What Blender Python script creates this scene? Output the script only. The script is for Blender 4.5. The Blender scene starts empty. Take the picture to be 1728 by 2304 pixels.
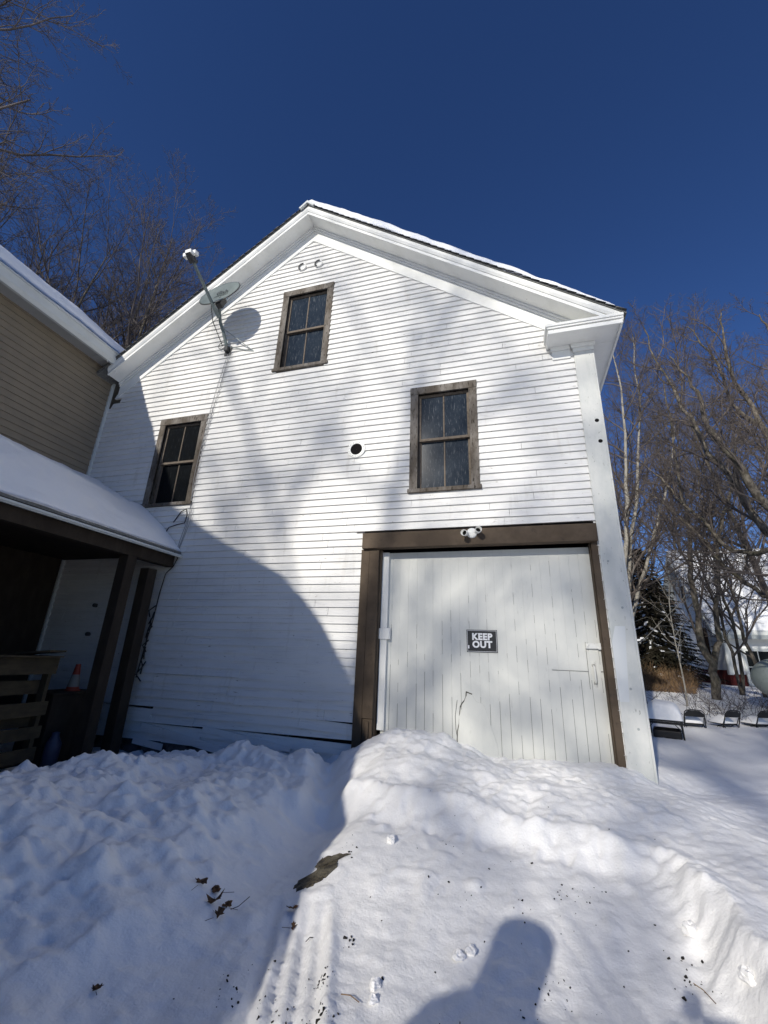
import bpy, math, random
import numpy as np
from mathutils import Vector, Matrix
R = math.radians
S = bpy.context.scene
COL = S.collection

# ------------------------------------------------------------------ camera, sky, sun, exposure
FPX = 957.262
yaw, pit, rol = 0.29168, 0.32919, 0.03819
cy, sy, cp, sp, cr, sr = math.cos(yaw), math.sin(yaw), math.cos(pit), math.sin(pit), math.cos(rol), math.sin(rol)
fw = Vector((-sy*cp, cy*cp, sp)); rt = Vector((cy, sy, 0)); up = rt.cross(fw)
r2 = rt*cr + up*sr; u2 = -rt*sr + up*cr
cam = bpy.data.cameras.new("camera"); co = bpy.data.objects.new("camera", cam); COL.objects.link(co)
M = Matrix((( r2.x, u2.x, -fw.x, 0), (r2.y, u2.y, -fw.y, -5.4), (r2.z, u2.z, -fw.z, 0), (0, 0, 0, 1)))
co.matrix_world = M
cam.sensor_fit = 'HORIZONTAL'; cam.sensor_width = 36; cam.lens = FPX/1728*36
cam.clip_start = 0.05; cam.clip_end = 3000
S.camera = co

SUN = Vector((.2675, 1, -.51)).normalized()          # direction the light travels
W = bpy.data.worlds.new("World"); S.world = W; W.use_nodes = True
nt = W.node_tree; bg = nt.nodes['Background']
sky = nt.nodes.new('ShaderNodeTexSky'); sky.sky_type = 'NISHITA'; sky.sun_disc = False
sky.sun_elevation = math.asin(-SUN.z); sky.sun_rotation = math.atan2(-SUN.x, -SUN.y)
sky.air_density = 0.85; sky.dust_density = 0.0; sky.ozone_density = 3.5; sky.altitude = 900
hs = nt.nodes.new('ShaderNodeHueSaturation'); hs.inputs['Hue'].default_value = 0.513; hs.inputs['Saturation'].default_value = 1.17; hs.inputs['Value'].default_value = 1.0
nt.links.new(sky.outputs[0], hs.inputs['Color']); nt.links.new(hs.outputs[0], bg.inputs[0]); bg.inputs[1].default_value = 0.079
sl = bpy.data.lights.new("sun", 'SUN'); sl.energy = 3.65; sl.angle = R(0.75); sl.color = (1, .95, .865)
so = bpy.data.objects.new("sun", sl); COL.objects.link(so)
so.rotation_euler = (-SUN).to_track_quat('Z', 'Y').to_euler()
S.view_settings.view_transform = 'Standard'; S.view_settings.look = 'None'
S.view_settings.exposure = 0.36; S.view_settings.gamma = 1

# ------------------------------------------------------------------ helpers
rng = np.random.default_rng(7); random.seed(7)

class MB:
    """collects geometry of ONE mesh"""
    def __init__(s): s.v = []; s.f = []
    def add(s, vs, fs):
        b = len(s.v); s.v += [tuple(map(float, p)) for p in vs]; s.f += [tuple(b+i for i in f) for f in fs]; return s
    def box(s, x0, x1, y0, y1, z0, z1):
        return s.add([(x0,y0,z0),(x1,y0,z0),(x1,y1,z0),(x0,y1,z0),(x0,y0,z1),(x1,y0,z1),(x1,y1,z1),(x0,y1,z1)],
                     [(0,3,2,1),(4,5,6,7),(0,1,5,4),(1,2,6,5),(2,3,7,6),(3,0,4,7)])
    def obox(s, c, ax, ay, az, hx, hy, hz):
        c, ax, ay, az = Vector(c), Vector(ax).normalized()*hx, Vector(ay).normalized()*hy, Vector(az).normalized()*hz
        P = [c+ax*i+ay*j+az*k for k in (-1,1) for i, j in ((-1,-1),(1,-1),(1,1),(-1,1))]
        return s.add(P, [(0,3,2,1),(4,5,6,7),(0,1,5,4),(1,2,6,5),(2,3,7,6),(3,0,4,7)])
    def prism(s, poly, a0, a1, axis='y'):
        """poly: list of 2D points; extruded along axis"""
        n = len(poly)
        def P(p, a): return (p[0], a, p[1]) if axis == 'y' else ((a, p[0], p[1]) if axis == 'x' else (p[0], p[1], a))
        vs = [P(p, a0) for p in poly] + [P(p, a1) for p in poly]
        fs = [tuple(range(n)), tuple(range(2*n-1, n-1, -1))] + [(i, i+n, (i+1) % n+n, (i+1) % n) for i in range(n)]
        return s.add(vs, fs)
    def tube(s, pts, rad, n=8, cap=True):
        pts = [Vector(p) for p in pts]
        if not hasattr(rad, '__len__'): rad = [rad]*len(pts)
        b = len(s.v); t0 = (pts[1]-pts[0]).normalized()
        a = t0.orthogonal().normalized()
        for i, p in enumerate(pts):
            t = (pts[min(i+1, len(pts)-1)]-pts[max(i-1, 0)]).normalized()
            a = (a - t*a.dot(t)).normalized(); c = t.cross(a)
            for k in range(n):
                q = p + (a*math.cos(2*math.pi*k/n) + c*math.sin(2*math.pi*k/n))*rad[i]; s.v.append(tuple(q))
        for i in range(len(pts)-1):
            for k in range(n):
                s.f.append((b+i*n+k, b+i*n+(k+1) % n, b+(i+1)*n+(k+1) % n, b+(i+1)*n+k))
        if cap:
            s.f.append(tuple(b+k for k in range(n-1, -1, -1))); s.f.append(tuple(b+(len(pts)-1)*n+k for k in range(n)))
        return s
    def ring(s, c, ax, prof, n=32):
        """lathe: prof list of (r, h) around axis ax at c"""
        c = Vector(c); ax = Vector(ax).normalized(); a = ax.orthogonal().normalized(); d = ax.cross(a); b = len(s.v)
        for r, h in prof:
            for k in range(n):
                t = 2*math.pi*k/n; s.v.append(tuple(c+ax*h+(a*math.cos(t)+d*math.sin(t))*r))
        for i in range(len(prof)-1):
            for k in range(n): s.f.append((b+i*n+k, b+i*n+(k+1) % n, b+(i+1)*n+(k+1) % n, b+(i+1)*n+k))
        return s

def link(name, me, mat, parent=None):
    o = bpy.data.objects.new(name, me); COL.objects.link(o)
    if mat: me.materials.append(mat)
    if parent: o.parent = parent
    return o
def obj(name, mb, mat, parent=None, smooth=False, bevel=0, origin=None):
    me = bpy.data.meshes.new(name)
    off = Vector((0, 0, 0))
    if parent is not None: off = Vector(parent.location)
    elif origin is not None: off = Vector(origin)
    me.from_pydata([tuple(Vector(v)-off) for v in mb.v], [], mb.f); me.update()
    o = link(name, me, mat, parent)
    if parent is None: o.location = off
    if smooth: me.polygons.foreach_set('use_smooth', [True]*len(me.polygons))
    if bevel:
        m = o.modifiers.new('bevel', 'BEVEL'); m.width = bevel; m.segments = 2; m.limit_method = 'ANGLE'
    return o
def sub(name, mb, mat, thing, parent, **k):
    """a sub-part: geometry in world coordinates of thing"""
    o = obj(name, mb, mat, thing, **k); o.parent = parent; return o
def npmesh(name, V, F, mat, parent=None, smooth=True, nside=4):
    me = bpy.data.meshes.new(name); V = np.asarray(V, np.float32); F = np.asarray(F, np.int32)
    me.vertices.add(len(V)); me.vertices.foreach_set('co', V.ravel())
    me.loops.add(F.size); me.loops.foreach_set('vertex_index', F.ravel())
    me.polygons.add(len(F)); me.polygons.foreach_set('loop_start', np.arange(0, F.size, nside, dtype=np.int32))
    me.polygons.foreach_set('loop_total', np.full(len(F), nside, np.int32))
    if smooth: me.polygons.foreach_set('use_smooth', np.ones(len(F), bool))
    me.update(calc_edges=True)
    return link(name, me, mat, parent)
def tag(o, label=None, cat=None, group=None, kind=None):
    if label: o['label'] = label
    if cat: o['category'] = cat
    if group: o['group'] = group
    if kind: o['kind'] = kind
    return o
def thing(name, label, cat, loc=(0, 0, 0), group=None):
    o = bpy.data.objects.new(name, None); COL.objects.link(o); o.location = loc; o.empty_display_size = .2
    return tag(o, label, cat, group)
def copy_tree(o, parent=None):
    c = o.copy(); COL.objects.link(c)
    if parent: c.parent = parent
    for ch in list(o.children): copy_tree(ch, c)
    return c

# ------------------------------------------------------------------ materials
def mat(name, base, rough=.6, spec=.3, noise=None, bump=None, metal=0.0):
    """noise: list of (scale, (sx,sy,sz), lo, hi, colour) layers mixed over base; bump: (scale, strength, dist, (sx,sy,sz))"""
    m = bpy.data.materials.new(name); m.use_nodes = True; t = m.node_tree; L = t.links
    p = t.nodes['Principled BSDF']; p.inputs['Roughness'].default_value = rough
    p.inputs['Specular IOR Level'].default_value = spec; p.inputs['Metallic'].default_value = metal
    tc = t.nodes.new('ShaderNodeTexCoord')
    def mapped(sc):
        mp = t.nodes.new('ShaderNodeMapping'); mp.inputs['Scale'].default_value = sc; L.new(tc.outputs['Object'], mp.inputs['Vector']); return mp.outputs[0]
    cur = t.nodes.new('ShaderNodeRGB'); cur.outputs[0].default_value = (*base, 1); cur = cur.outputs[0]
    for (sc, st, lo, hi, colr) in (noise or []):
        n = t.nodes.new('ShaderNodeTexNoise'); n.inputs['Scale'].default_value = sc; n.inputs['Detail'].default_value = 6; n.inputs['Roughness'].default_value = .62
        L.new(mapped(st), n.inputs['Vector'])
        r = t.nodes.new('ShaderNodeMapRange'); r.inputs['From Min'].default_value = lo; r.inputs['From Max'].default_value = hi
        L.new(n.outputs['Fac'], r.inputs['Value'])
        mx = t.nodes.new('ShaderNodeMixRGB'); mx.inputs['Color2'].default_value = (*colr, 1); L.new(r.outputs[0], mx.inputs['Fac']); L.new(cur, mx.inputs['Color1']); cur = mx.outputs[0]
    L.new(cur, p.inputs['Base Color'])
    prev = None
    for b in (bump or []):
        sc, stg, dist, st = b
        n = t.nodes.new('ShaderNodeTexNoise'); n.inputs['Scale'].default_value = sc; n.inputs['Detail'].default_value = 5
        L.new(mapped(st), n.inputs['Vector'])
        bn = t.nodes.new('ShaderNodeBump'); bn.inputs['Strength'].default_value = stg; bn.inputs['Distance'].default_value = dist
        L.new(n.outputs['Fac'], bn.inputs['Height'])
        if prev: L.new(prev, bn.inputs['Normal'])
        prev = bn.outputs[0]
    if prev: L.new(prev, p.inputs['Normal'])
    return m
U = (1, 1, 1)
white = mat('white_clapboard_paint', (.77, .76, .725), .55, .3,
            [(1.3, (.6, 1, 2.5), .45, .85, (.62, .62, .60)), (5, (.5, 1, 9), .56, .80, (.5, .48, .44)), (30, (.35, 1, 1.4), .66, .72, (.32, .29, .24)), (2.6, (3, 1, .5), .58, .85, (.56, .54, .49))],
            [(30, .25, .004, (.2, 1, 3))])
trimw = mat('white_trim_paint', (.80, .80, .76), .5, .3,
            [(2.2, U, .5, .9, (.62, .62, .57)), (26, (1, 1, .7), .67, .74, (.30, .29, .25))], [(40, .2, .003, U)])
cornerw = mat('weathered_corner_paint', (.63, .63, .59), .6, .3,
            [(3, (1, 1, .5), .42, .7, (.47, .49, .47)), (14, (1, 1, .35), .5, .75, (.55, .56, .52)), (30, (1, 1, .5), .62, .70, (.26, .26, .23))], [(40, .25, .003, U)])
doorw = mat('off_white_door_paint', (.66, .66, .61), .6, .25,
            [(2.5, (1, 1, .4), .45, .85, (.54, .55, .52)), (16, (2.5, 1, .35), .64, .8, (.42, .41, .37)), (70, U, .70, .76, (.25, .23, .2))],
            [(60, .35, .003, (1, 1, .3)), (8, .3, .006, U)])
groove = mat('door_gap_dark', (.09, .085, .075), .9, .05)
browns = mat('brown_stained_frame', (.075, .054, .036), .7, .2,
            [(6, (.6, 1, .6), .4, .7, (.115, .085, .058)), (24, (.5, 1, .5), .6, .8, (.04, .03, .022))], [(30, .5, .006, (.5, 1, .5))])
browna = mat('weathered_window_frame', (.105, .088, .07), .8, .15,
            [(9, (.6, 1, .25), .42, .66, (.22, .20, .175)), (34, (1, 1, .3), .54, .66, (.035, .028, .02))], [(50, .6, .005, (1, 1, .3))])
sash = mat('sash_wood', (.16, .13, .10), .7, .2, [(20, U, .5, .7, (.09, .07, .05))])
dark = mat('dark_interior', (.012, .011, .011), .95, .05)
shing = mat('asphalt_shingle', (.13, .13, .125), .9, .1, [(40, U, .4, .7, (.22, .22, .20))], [(60, .5, .01, U)])
snow = mat('snow', (.94, .925, .895), .6, .3, [(1.1, U, .4, .9, (.90, .89, .865)), (320, U, .55, .75, (.80, .80, .80))],
           [(6, .22, .05, U), (22, .30, .018, U), (70, .36, .008, U), (300, .5, .003, U)])
roofsnow = mat('roof_snow', (.86, .87, .88), .6, .25, None, [(5, .4, .06, U), (40, .3, .01, U)])
tan = mat('tan_vinyl_siding', (.255, .21, .15), .5, .3, [(3, U, .4, .8, (.20, .168, .125))], [(50, .15, .002, (.3, .3, 3))])
vinyl = mat('white_vinyl_trim', (.62, .64, .61), .45, .35, [(2, U, .5, .8, (.52, .53, .5))])
soffit = mat('grey_vented_soffit', (.40, .40, .38), .6, .2)
gutgrey = mat('metal_grey', (.36, .39, .38), .4, .5, [(8, U, .4, .7, (.28, .30, .29))])
lnbw = mat('lnb_plastic', (.78, .78, .75), .5, .4)
ink = mat('print_grey', (.11, .12, .12), .7, .2)
steel = mat('dark_steel', (.06, .06, .06), .5, .4, None, None, .3)
cablem = mat('cable_pale', (.30, .30, .30), .5, .3)
cabled = mat('cable_black', (.02, .02, .02), .5, .3)
darkwood = mat('dark_porch_wood', (.035, .026, .019), .8, .15, [(8, (1, 1, .4), .4, .7, (.055, .042, .03))], [(30, .4, .005, U)])
pallet = mat('pallet_wood', (.085, .066, .04), .85, .1, [(10, (1, .4, 1), .4, .7, (.045, .036, .025))], [(30, .5, .005, (1, .3, 1))])
stone = mat('fieldstone_foundation', (.13, .125, .12), .9, .1, [(6, U, .45, .6, (.05, .05, .05))], [(7, .9, .05, U)])
black = mat('black_metal', (.012, .012, .013), .5, .3)
signb = mat('sign_black', (.012, .013, .015), .45, .4, [(30, U, .6, .8, (.04, .04, .045))])
signw = mat('sign_white', (.78, .78, .78), .45, .4)
bark = mat('maple_bark', (.075, .064, .05), .9, .1, [(12, (1, 1, .6), .42, .62, (.20, .175, .14)), (3, U, .5, .8, (.085, .085, .05)), (28, (1, 1, .3), .55, .7, (.03, .025, .02))], [(14, .9, .03, (1, 1, .5)), (40, .8, .012, (1, 1, .3))])
twig = mat('twig_bark', (.078, .068, .066), .85, .1, [(1.2, U, .45, .65, (.14, .125, .122))])  # pale noise patches put a sunlit tone into the twig colour
palebark = mat('pale_aspen_bark', (.30, .28, .24), .85, .1, [(9, (1, 1, .5), .5, .7, (.13, .12, .1))])
spruce = mat('spruce_needles', (.022, .023, .015), .9, .1, [(3, U, .4, .7, (.05, .038, .025))])
drygrass = mat('dry_grass', (.30, .20, .11), .9, .05, [(9, U, .42, .6, (.12, .07, .04))])
leafm = mat('dead_leaf', (.16, .088, .045), .8, .15, [(60, U, .4, .7, (.05, .028, .016))], [(60, .5, .003, U)])
mud = mat('wet_gravel', (.12, .10, .065), .7, .3, [(35, U, .45, .6, (.045, .038, .03)), (8, U, .5, .7, (.20, .18, .13))], [(50, 1, .02, U)])
grit = mat('black_grit', (.02, .018, .016), .8, .2)
housew = mat('house_white_siding', (.72, .73, .72), .6, .2)
maroon = mat('maroon_foundation', (.11, .022, .02), .8, .1, [(6, U, .4, .7, (.06, .015, .013))])
tankm = mat('tank_grey_paint', (.33, .36, .33), .55, .35, [(4, U, .4, .75, (.27, .31, .24)), (30, U, .6, .75, (.2, .2, .18))], [(12, .15, .01, U)])
hillm = mat('bare_wooded_hill', (.075, .048, .036), 1, 0, [(.25, (1, 1, .5), .4, .65, (.12, .085, .065)), (1.5, (1, 1, .4), .5, .7, (.03, .022, .018))], [(1.2, 1, 2, U)])
skin = mat('skin', (.5, .33, .25), .5, .3); coat = mat('coat_cloth', (.03, .035, .05), .8, .1); jeans = mat('denim', (.04, .06, .12), .8, .1)
redm = mat('cone_orange', (.24, .035, .02), .5, .3); conew = mat('cone_band', (.2, .2, .19), .5, .3)
bluem = mat('blue_bottle', (.05, .055, .09), .4, .4)
blocker_mat = mat('blocker_grey', (.3, .3, .3), .8, .1)
def glass(name, dirt, c=(.018, .026, .038)):
    m = mat(name, c, .12, .07, [(7, (1.2, 1, .9), .4, .9, (.06*dirt, .08*dirt, .105*dirt)), (24, (2.6, 1, .35), .56, .74, (.24*dirt, .26*dirt, .28*dirt)), (60, (1, 1, 1), .6, .8, (.16*dirt, .18*dirt, .2*dirt))])
    return m
glA, glB, glC = glass('dusty_glass_a', .55), glass('dusty_glass_b', .12, (.008, .009, .01)), glass('dusty_glass_c', .6)

# ------------------------------------------------------------------ noise + snow ground
def _vn(x, y, seed):
    xi = np.floor(x).astype(np.int64); yi = np.floor(y).astype(np.int64); fx = x-xi; fy = y-yi
    def h(a, b):
        n = (a*374761393 + b*668265263 + seed*1442695041) & 0xffffffff
        n = ((n ^ (n >> 13))*1274126177) & 0xffffffff
        return ((n ^ (n >> 16)) & 0xffff)/65535.
    u = fx*fx*fx*(fx*(fx*6-15)+10); v = fy*fy*fy*(fy*(fy*6-15)+10)
    return (h(xi, yi)*(1-u)+h(xi+1, yi)*u)*(1-v)+(h(xi, yi+1)*(1-u)+h(xi+1, yi+1)*u)*v
def fbm(x, y, sc, seed, o=4, g=.5):
    a = 1; t = 0; n = 0
    for i in range(o):
        c, s_ = math.cos(.6*i), math.sin(.6*i)
        t = t+a*(_vn((x*c-y*s_)*sc+31*i, (x*s_+y*c)*sc+17*i, seed+i)-.5); n += a; a *= g; sc *= 2.03
    return t/n*2
def sst(a, b, x):
    t = np.clip((x-a)/(b-a), 0, 1); return t*t*(3-2*t)
CP = np.array([(-1.93,0,-1.12),(-1.69,0,-.88),(-1.4,0,-.82),(-1.12,0,-.79),(-.8,0,-.82),(-.6,0,-.92),(-.22,0,-1.03),(.37,0,-.98),(.9,0,-.95),(1.08,0,-.95),(1.28,0,-1.1),(1.6,0,-1.16),
 (-2.6,0,-1.27),(-5,0,-1.42),(-3.5,0,-1.36),(-3.4,-.8,-1.12),(-2.9,-.75,-1.13),(-2.35,-1.0,-1.12),(-3.6,-2.05,-1.0),(-3.9,-2.6,-1.0),(-4.5,-1.5,-1.32),(-4.9,-1,-1.45),(-4.8,-2.6,-1.35),(-3.8,-4,-1.0),(-2.8,-2.2,-1.08),(-2.4,-3.4,-1.2),
 (-1.3,-1.2,-1.12),(-1.0,-.6,-.92),(-.9,-1.3,-1.12),(0,-1.5,-1.16),(.5,-.7,-1.02),(.95,-1.6,-1.16),(1.15,-.6,-1.05),(1.15,-2.4,-1.19),(1.2,-3.2,-1.2),(1.9,-.7,-1.17),(2,-2.2,-1.14),(3,-3,-1.12),(2,1.5,-1.1),(3,4,-1.07),(2,4,-1.07),(5,5,-1.0),(5,1,-1.07),(0,.5,-1.1),(-3,.5,-1.4)])
LEDGE = np.array([(-1.75, -1.15), (-1.3, -1.30), (-.9, -1.42), (-.1, -1.56), (.45, -1.62), (.76, -1.72), (.86, -2.1), (.90, -2.6), (1.0, -3.6), (1.3, -6), (1.5, -12)])
LEFTL = np.array([(-1.75, -1.15), (-1.66, -2.0), (-1.62, -3.0), (-1.8, -4.2), (-2.0, -6), (-2.2, -12)])
def pdist(x, y, P):
    d = np.full(x.shape, 1e9)
    for (ax, ay), (bx, by) in zip(P[:-1], P[1:]):
        t = np.clip(((x-ax)*(bx-ax)+(y-ay)*(by-ay))/((bx-ax)**2+(by-ay)**2), 0, 1)
        d = np.minimum(d, np.hypot(x-ax-t*(bx-ax), y-ay-t*(by-ay)))
    return d
def inside(x, y):
    poly = np.vstack([LEDGE, LEFTL[::-1]]); r = np.zeros(x.shape, bool)
    for i in range(len(poly)):
        x1, y1 = poly[i]; x2, y2 = poly[(i+1) % len(poly)]
        if y1 == y2: continue
        c = ((y1 > y) != (y2 > y)) & (x < (x2-x1)*(y-y1)/(y2-y1)+x1); r ^= c
    return r
def H(x, y):
    x = np.asarray(x, float); y = np.asarray(y, float)
    num = np.zeros(x.shape); den = np.full(x.shape, 1e-9)
    for (px, py, pz) in CP:
        d2 = (x-px)**2+(y-py)**2; w = 1/(d2+.012)**1.6; num += w*pz; den += w
    B = num/den
    far = sst(6, 9, np.hypot(x-.5, y+1)); yard = -1.08 + .55*sst(4.9, 9.2, y)*sst(1, 3, x) + .0*x
    B = B*(1-far)+yard*far
    near = 1-sst(5, 10, np.hypot(x, y+2))
    n1 = fbm(x, y, 1.7, 3, 4, .55); n2 = fbm(x+.25*fbm(x, y, 3, 9), y, 5.5, 11, 3, .5)
    lmask = sst(-1.5, -2.1, x)*near; door = sst(-1.7, -1.3, x)*sst(1.5, .9, x)*near
    B = B + lmask*(.14*n1+.020*n2+.006*fbm(x, y, 11, 15, 2)) + door*(.05*n1+.025*n2)*(.35+.65*sst(.7, -.3, x)) + .02*n1*(1-lmask)*(1-door) + near*.010*fbm(x, y, 18, 21, 2)
    bl = np.maximum(0, fbm(x*.9, y*.7, 4.2, 33, 2)-.18); B = B + near*.012*np.maximum(0, fbm(x, y, 13, 95, 2)-.1)*3*(lmask+door*.6) + lmask*.13*bl                       # rounded lumps
    ft = np.maximum(0, .50-np.abs(fbm(x, y, 2.1, 51, 2)*2.2)-.28); B = B - lmask*.12*ft             # trampled creases
    sl0 = fbm(x, y, 2.9, 131, 3); B = B + near*(lmask*.022+door*.02*sst(.5, 0, x))*sst(-.035, .035, sl0) + near*lmask*.018*sst(-.02, .02, fbm(x, y, 6.1, 137, 2)-.25)
    g = pdist(x, y, np.array([(-2.15, -.15), (-1.95, -.6), (-1.78, -1.1), (-1.72, -1.7), (-1.66, -2.3)]))
    B = B - .22*np.exp(-(g/.12)**2)
    rg = pdist(x, y, np.array([(-2.3, -.5), (-2.05, -.95), (-1.95, -1.35), (-2.0, -1.8)])); B = B + .07*np.exp(-(rg/.08)**2)
    # floor of the cleared drive
    nn = fbm(x, y, 1.1, 71, 3)
    F = -1.49 + .21*sst(-2.8, -1.4, y)*sst(-1.7, -1.2, x) + .022*nn + .009*fbm(x, y, 9, 77, 3)
    lump = np.maximum(0, fbm(x, y, 6.5, 91, 1)-.55)*sst(-3.4, -1.9, y); F = F + .07*lump + .004*fbm(x, y, 24, 78, 2) + .018*np.maximum(0, fbm(x, y, 13, 93, 2)-.35)
    tx = x+1.08+.377*(y+3.15)                       # tyre track
    tm = sst(.24, .17, np.abs(tx))*sst(-2.2, -2.7, y)
    F = F + tm*(-.034+.015*np.sin(tx*2*math.pi/.105)+.003*np.sin(tx*2*math.pi/.21)*fbm(x, y, 14, 5, 2)) + .035*np.exp(-((tx-.23)/.04)**2)*sst(-2.2, -2.7, y)
    for (ax, ay, bx, by) in [(.15, -2.15, .45, -2.9), (.25, -2.1, .6, -2.85), (.05, -2.3, .25, -3.0)]:
        F = F - .010*np.exp(-(pdist(x, y, np.array([(ax, ay), (bx, by)]))/.02)**2)
    ins = inside(x, y); dl = pdist(x, y, LEFTL); dr = pdist(x, y, LEDGE)
    wob = .05*fbm(x, y, 3.2, 61, 3)
    sl_ = np.where(ins, -dl, dl)+wob*2; sr_ = np.where(ins, -dr, dr)+wob
    tl = sst(-.15, 1.05, sl_); tr = sst(-.06, .20, sr_)
    lip = .02*np.exp(-((sr_-.20)/.09)**2) + np.exp(-((sr_-.05)/.22)**2)*(.035*(.5-np.abs(fbm(x, y, 4.5, 41, 3))*1.6)-.005+.028*fbm(x, y, 14, 43, 3))*near
    side = sst(-.12, .12, dl-dr)                # 1 where the ledge side is nearest is false -> left nearest when dl<dr
    T = tl*(1-side)+tr*side
    return F*(1-T)+B*T+lip*(1-side*0)*sst(-1.8, -1.2, x)

def axis(lo, hi, a, b, fine, grow=1.13):
    c = list(np.arange(a, b, fine)); st = fine; v = b
    while v < hi: c.append(v); st = min(st*grow, 30); v += st
    c.append(hi); st = fine; v = a-fine; L = []
    while v > lo: L.append(v); st = min(st*grow, 30); v -= st
    L.append(lo); return np.array(L[::-1]+c)
xs = axis(-320, 420, -4.4, 2.0, .019); ys = axis(-220, 700, -3.8, .12, .019)
X, Y = np.meshgrid(xs, ys); Z = H(X, Y)
V = np.stack([X.ravel(), Y.ravel(), Z.ravel()], 1); nx, ny = len(xs), len(ys)
idx = np.arange(nx*ny).reshape(ny, nx)
F = np.stack([idx[:-1, :-1].ravel(), idx[:-1, 1:].ravel(), idx[1:, 1:].ravel(), idx[1:, :-1].ravel()], 1)
g = npmesh('snow_ground', V, F, snow); tag(g, kind='structure')
def gz(x, y): return float(H(np.array([x]), np.array([y]))[0])

# ------------------------------------------------------------------ white barn
SL = .7515; XA = -3.23
barn = thing('barn', 'white clapboard barn gable end with brown framed windows and a wide plank door', 'barn')
WX0, WX1 = -7.74, 1.06
def gabz(x): return 7.52 - SL*abs(x-XA)
# openings as (x0,x1,z0,z1)
WIN = [(-3.715, -2.715, 4.60, 6.37), (-5.90, -4.905, 2.245, 3.935), (-1.262, -.29, 2.17, 3.875)]
DOORO = (-1.885, 1.02, -1.6, 1.62)
sd = MB(); k = 0; z = -1.17; E0 = .1045
while z < 7.55:
    ze = E0*(1+.03*math.sin(k*1.7)); zc = z+ze*.5
    xl, xr = WX0, WX1
    if zc > 4.0:
        h = (7.60-zc)/SL
        xl = max(xl, XA-h); xr = min(xr, XA+h)
    if 4.35 < zc < 5.2: xl = max(xl, -7.17+.14*math.sin(k*2.6)+ (zc-4.35)*.14)
    segs = [(xl, xr)]
    for (a, b, c, d) in [(w[0]+.05, w[1]-.05, w[2]+.03, w[3]-.04) for w in WIN]+[DOORO]:
        if c < zc < d:
            n_ = []
            for (p, q) in segs:
                if b <= p or a >= q: n_.append((p, q)); continue
                if a > p: n_.append((p, a))
                if b < q: n_.append((b, q))
            segs = n_
    for (p, q) in segs:
        cuts = [p]; u = p+random.uniform(.6, 3.0)
        while u < q-.4: cuts.append(u); u += random.uniform(1.4, 3.6)
        cuts.append(q)
        for a, b in zip(cuts[:-1], cuts[1:]):
            j = random.uniform(-.003, .003); j2 = random.uniform(-.003, .003); lift = .028+random.uniform(0, .003)
            if zc < -.2 and a < -2.2:
                j -= random.uniform(0, .02); j2 += random.uniform(-.012, .012); lift += random.uniform(0, .01)
            if zc < -.75 and a < -2.2 and random.random() < .35: j2 -= .05
            g_ = .002
            sd.add([(a+g_, -lift, z+j), (b-g_, -lift, z+j2), (b-g_, -.004, z+ze+.012+j2), (a+g_, -.004, z+ze+.012+j),
                    (a+g_, .012, z+j), (b-g_, .012, z+j2), (b-g_, .012, z+ze+.012+j2), (a+g_, .012, z+ze+.012+j)],
                   [(0,1,2,3), (0,4,5,1), (0,3,7,4), (1,5,6,2), (7,6,5,4), (3,2,6,7)])
    z += ze; k += 1
obj('siding', sd, white, barn)
# loose broken boards at the foot of the wall
lb = MB()
for (x0, z0, x1, z1, w) in [(-5.0, -1.02, -3.45, -1.24, .05), (-4.0, -.98, -2.7, -1.12, .04), (-3.3, -1.17, -2.6, -1.2, .05), (-5.1, -1.2, -4.6, -1.25, .04)]:
    d = Vector((x1-x0, 0, z1-z0)); lb.obox(((x0+x1)/2, -.03, (z0+z1)/2), d, (0, 1, 0), (-d.z, 0, d.x), d.length/2, .008, w)
obj('loose_board', lb, white, barn)
fd = MB(); fd.box(-7.5, -1.9, .03, .3, -2.2, -1.05); obj('foundation', fd, stone, barn)
bk = MB()                                                      # sheathing behind boards, back, side walls
bk.box(-7.72, -7.66, .02, 11, -2, 4.15); bk.box(-7.6, 1.1, 10.9, 11, -2, 7)
obj('rear_wall', bk, white, barn)
sh = MB()
for (a, b, c, d) in [(-7.6, -5.85, -1.2, 4.1), (-4.95, -3.67, -1.2, 4.1), (-2.76, -1.9, -1.2, 4.1)]: sh.box(a, b, .013, .03, c, d)
obj('sheathing', sh, dark, barn)
sw = MB(); z = -1.3
while z < 4.15:
    sw.add([(1.262, .02, z), (1.262, 11, z), (1.247, 11, z+.115), (1.247, .02, z+.115), (1.2, .02, z), (1.2, 11, z)], [(0,1,2,3), (0,4,5,1)]); z += .105
sw.box(1.15, 1.24, .02, 11, -2, 4.2)
obj('side_wall', sw, white, barn)
# rake boards: polygons that follow both slopes
def rakepart(mb, y0, y1, za, zb, xl=-7.12, xr=1.6, left=True, right=True):
    if right: mb.prism([(XA, za), (XA, zb), (xr, zb-SL*(xr-XA)), (xr, za-SL*(xr-XA))], y0, y1)
    if left: mb.prism([(XA, zb), (XA, za), (xl, za-SL*(XA-xl)), (xl, zb-SL*(XA-xl))], y0, y1)
fz = MB(); rakepart(fz, -.036, -.0, 7.52, 7.80, -7.12, 1.04); obj('frieze_board', fz, trimw, barn)
bm_ = MB(); rakepart(bm_, -.062, -.0365, 7.755, 7.835, -7.12, 1.1); rakepart(bm_, -.085, -.0625, 7.795, 7.835, -7.12, 1.1); obj('bed_moulding', bm_, trimw, barn, bevel=.006)
sf = MB(); rakepart(sf, -.335, .0, 7.836, 7.86, -7.12, 1.6); obj('rake_soffit', sf, trimw, barn)
fa = MB(); rakepart(fa, -.345, -.318, 7.825, 7.882, -7.12, 1.6); obj('fascia', fa, trimw, barn)
cw = MB()
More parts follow.
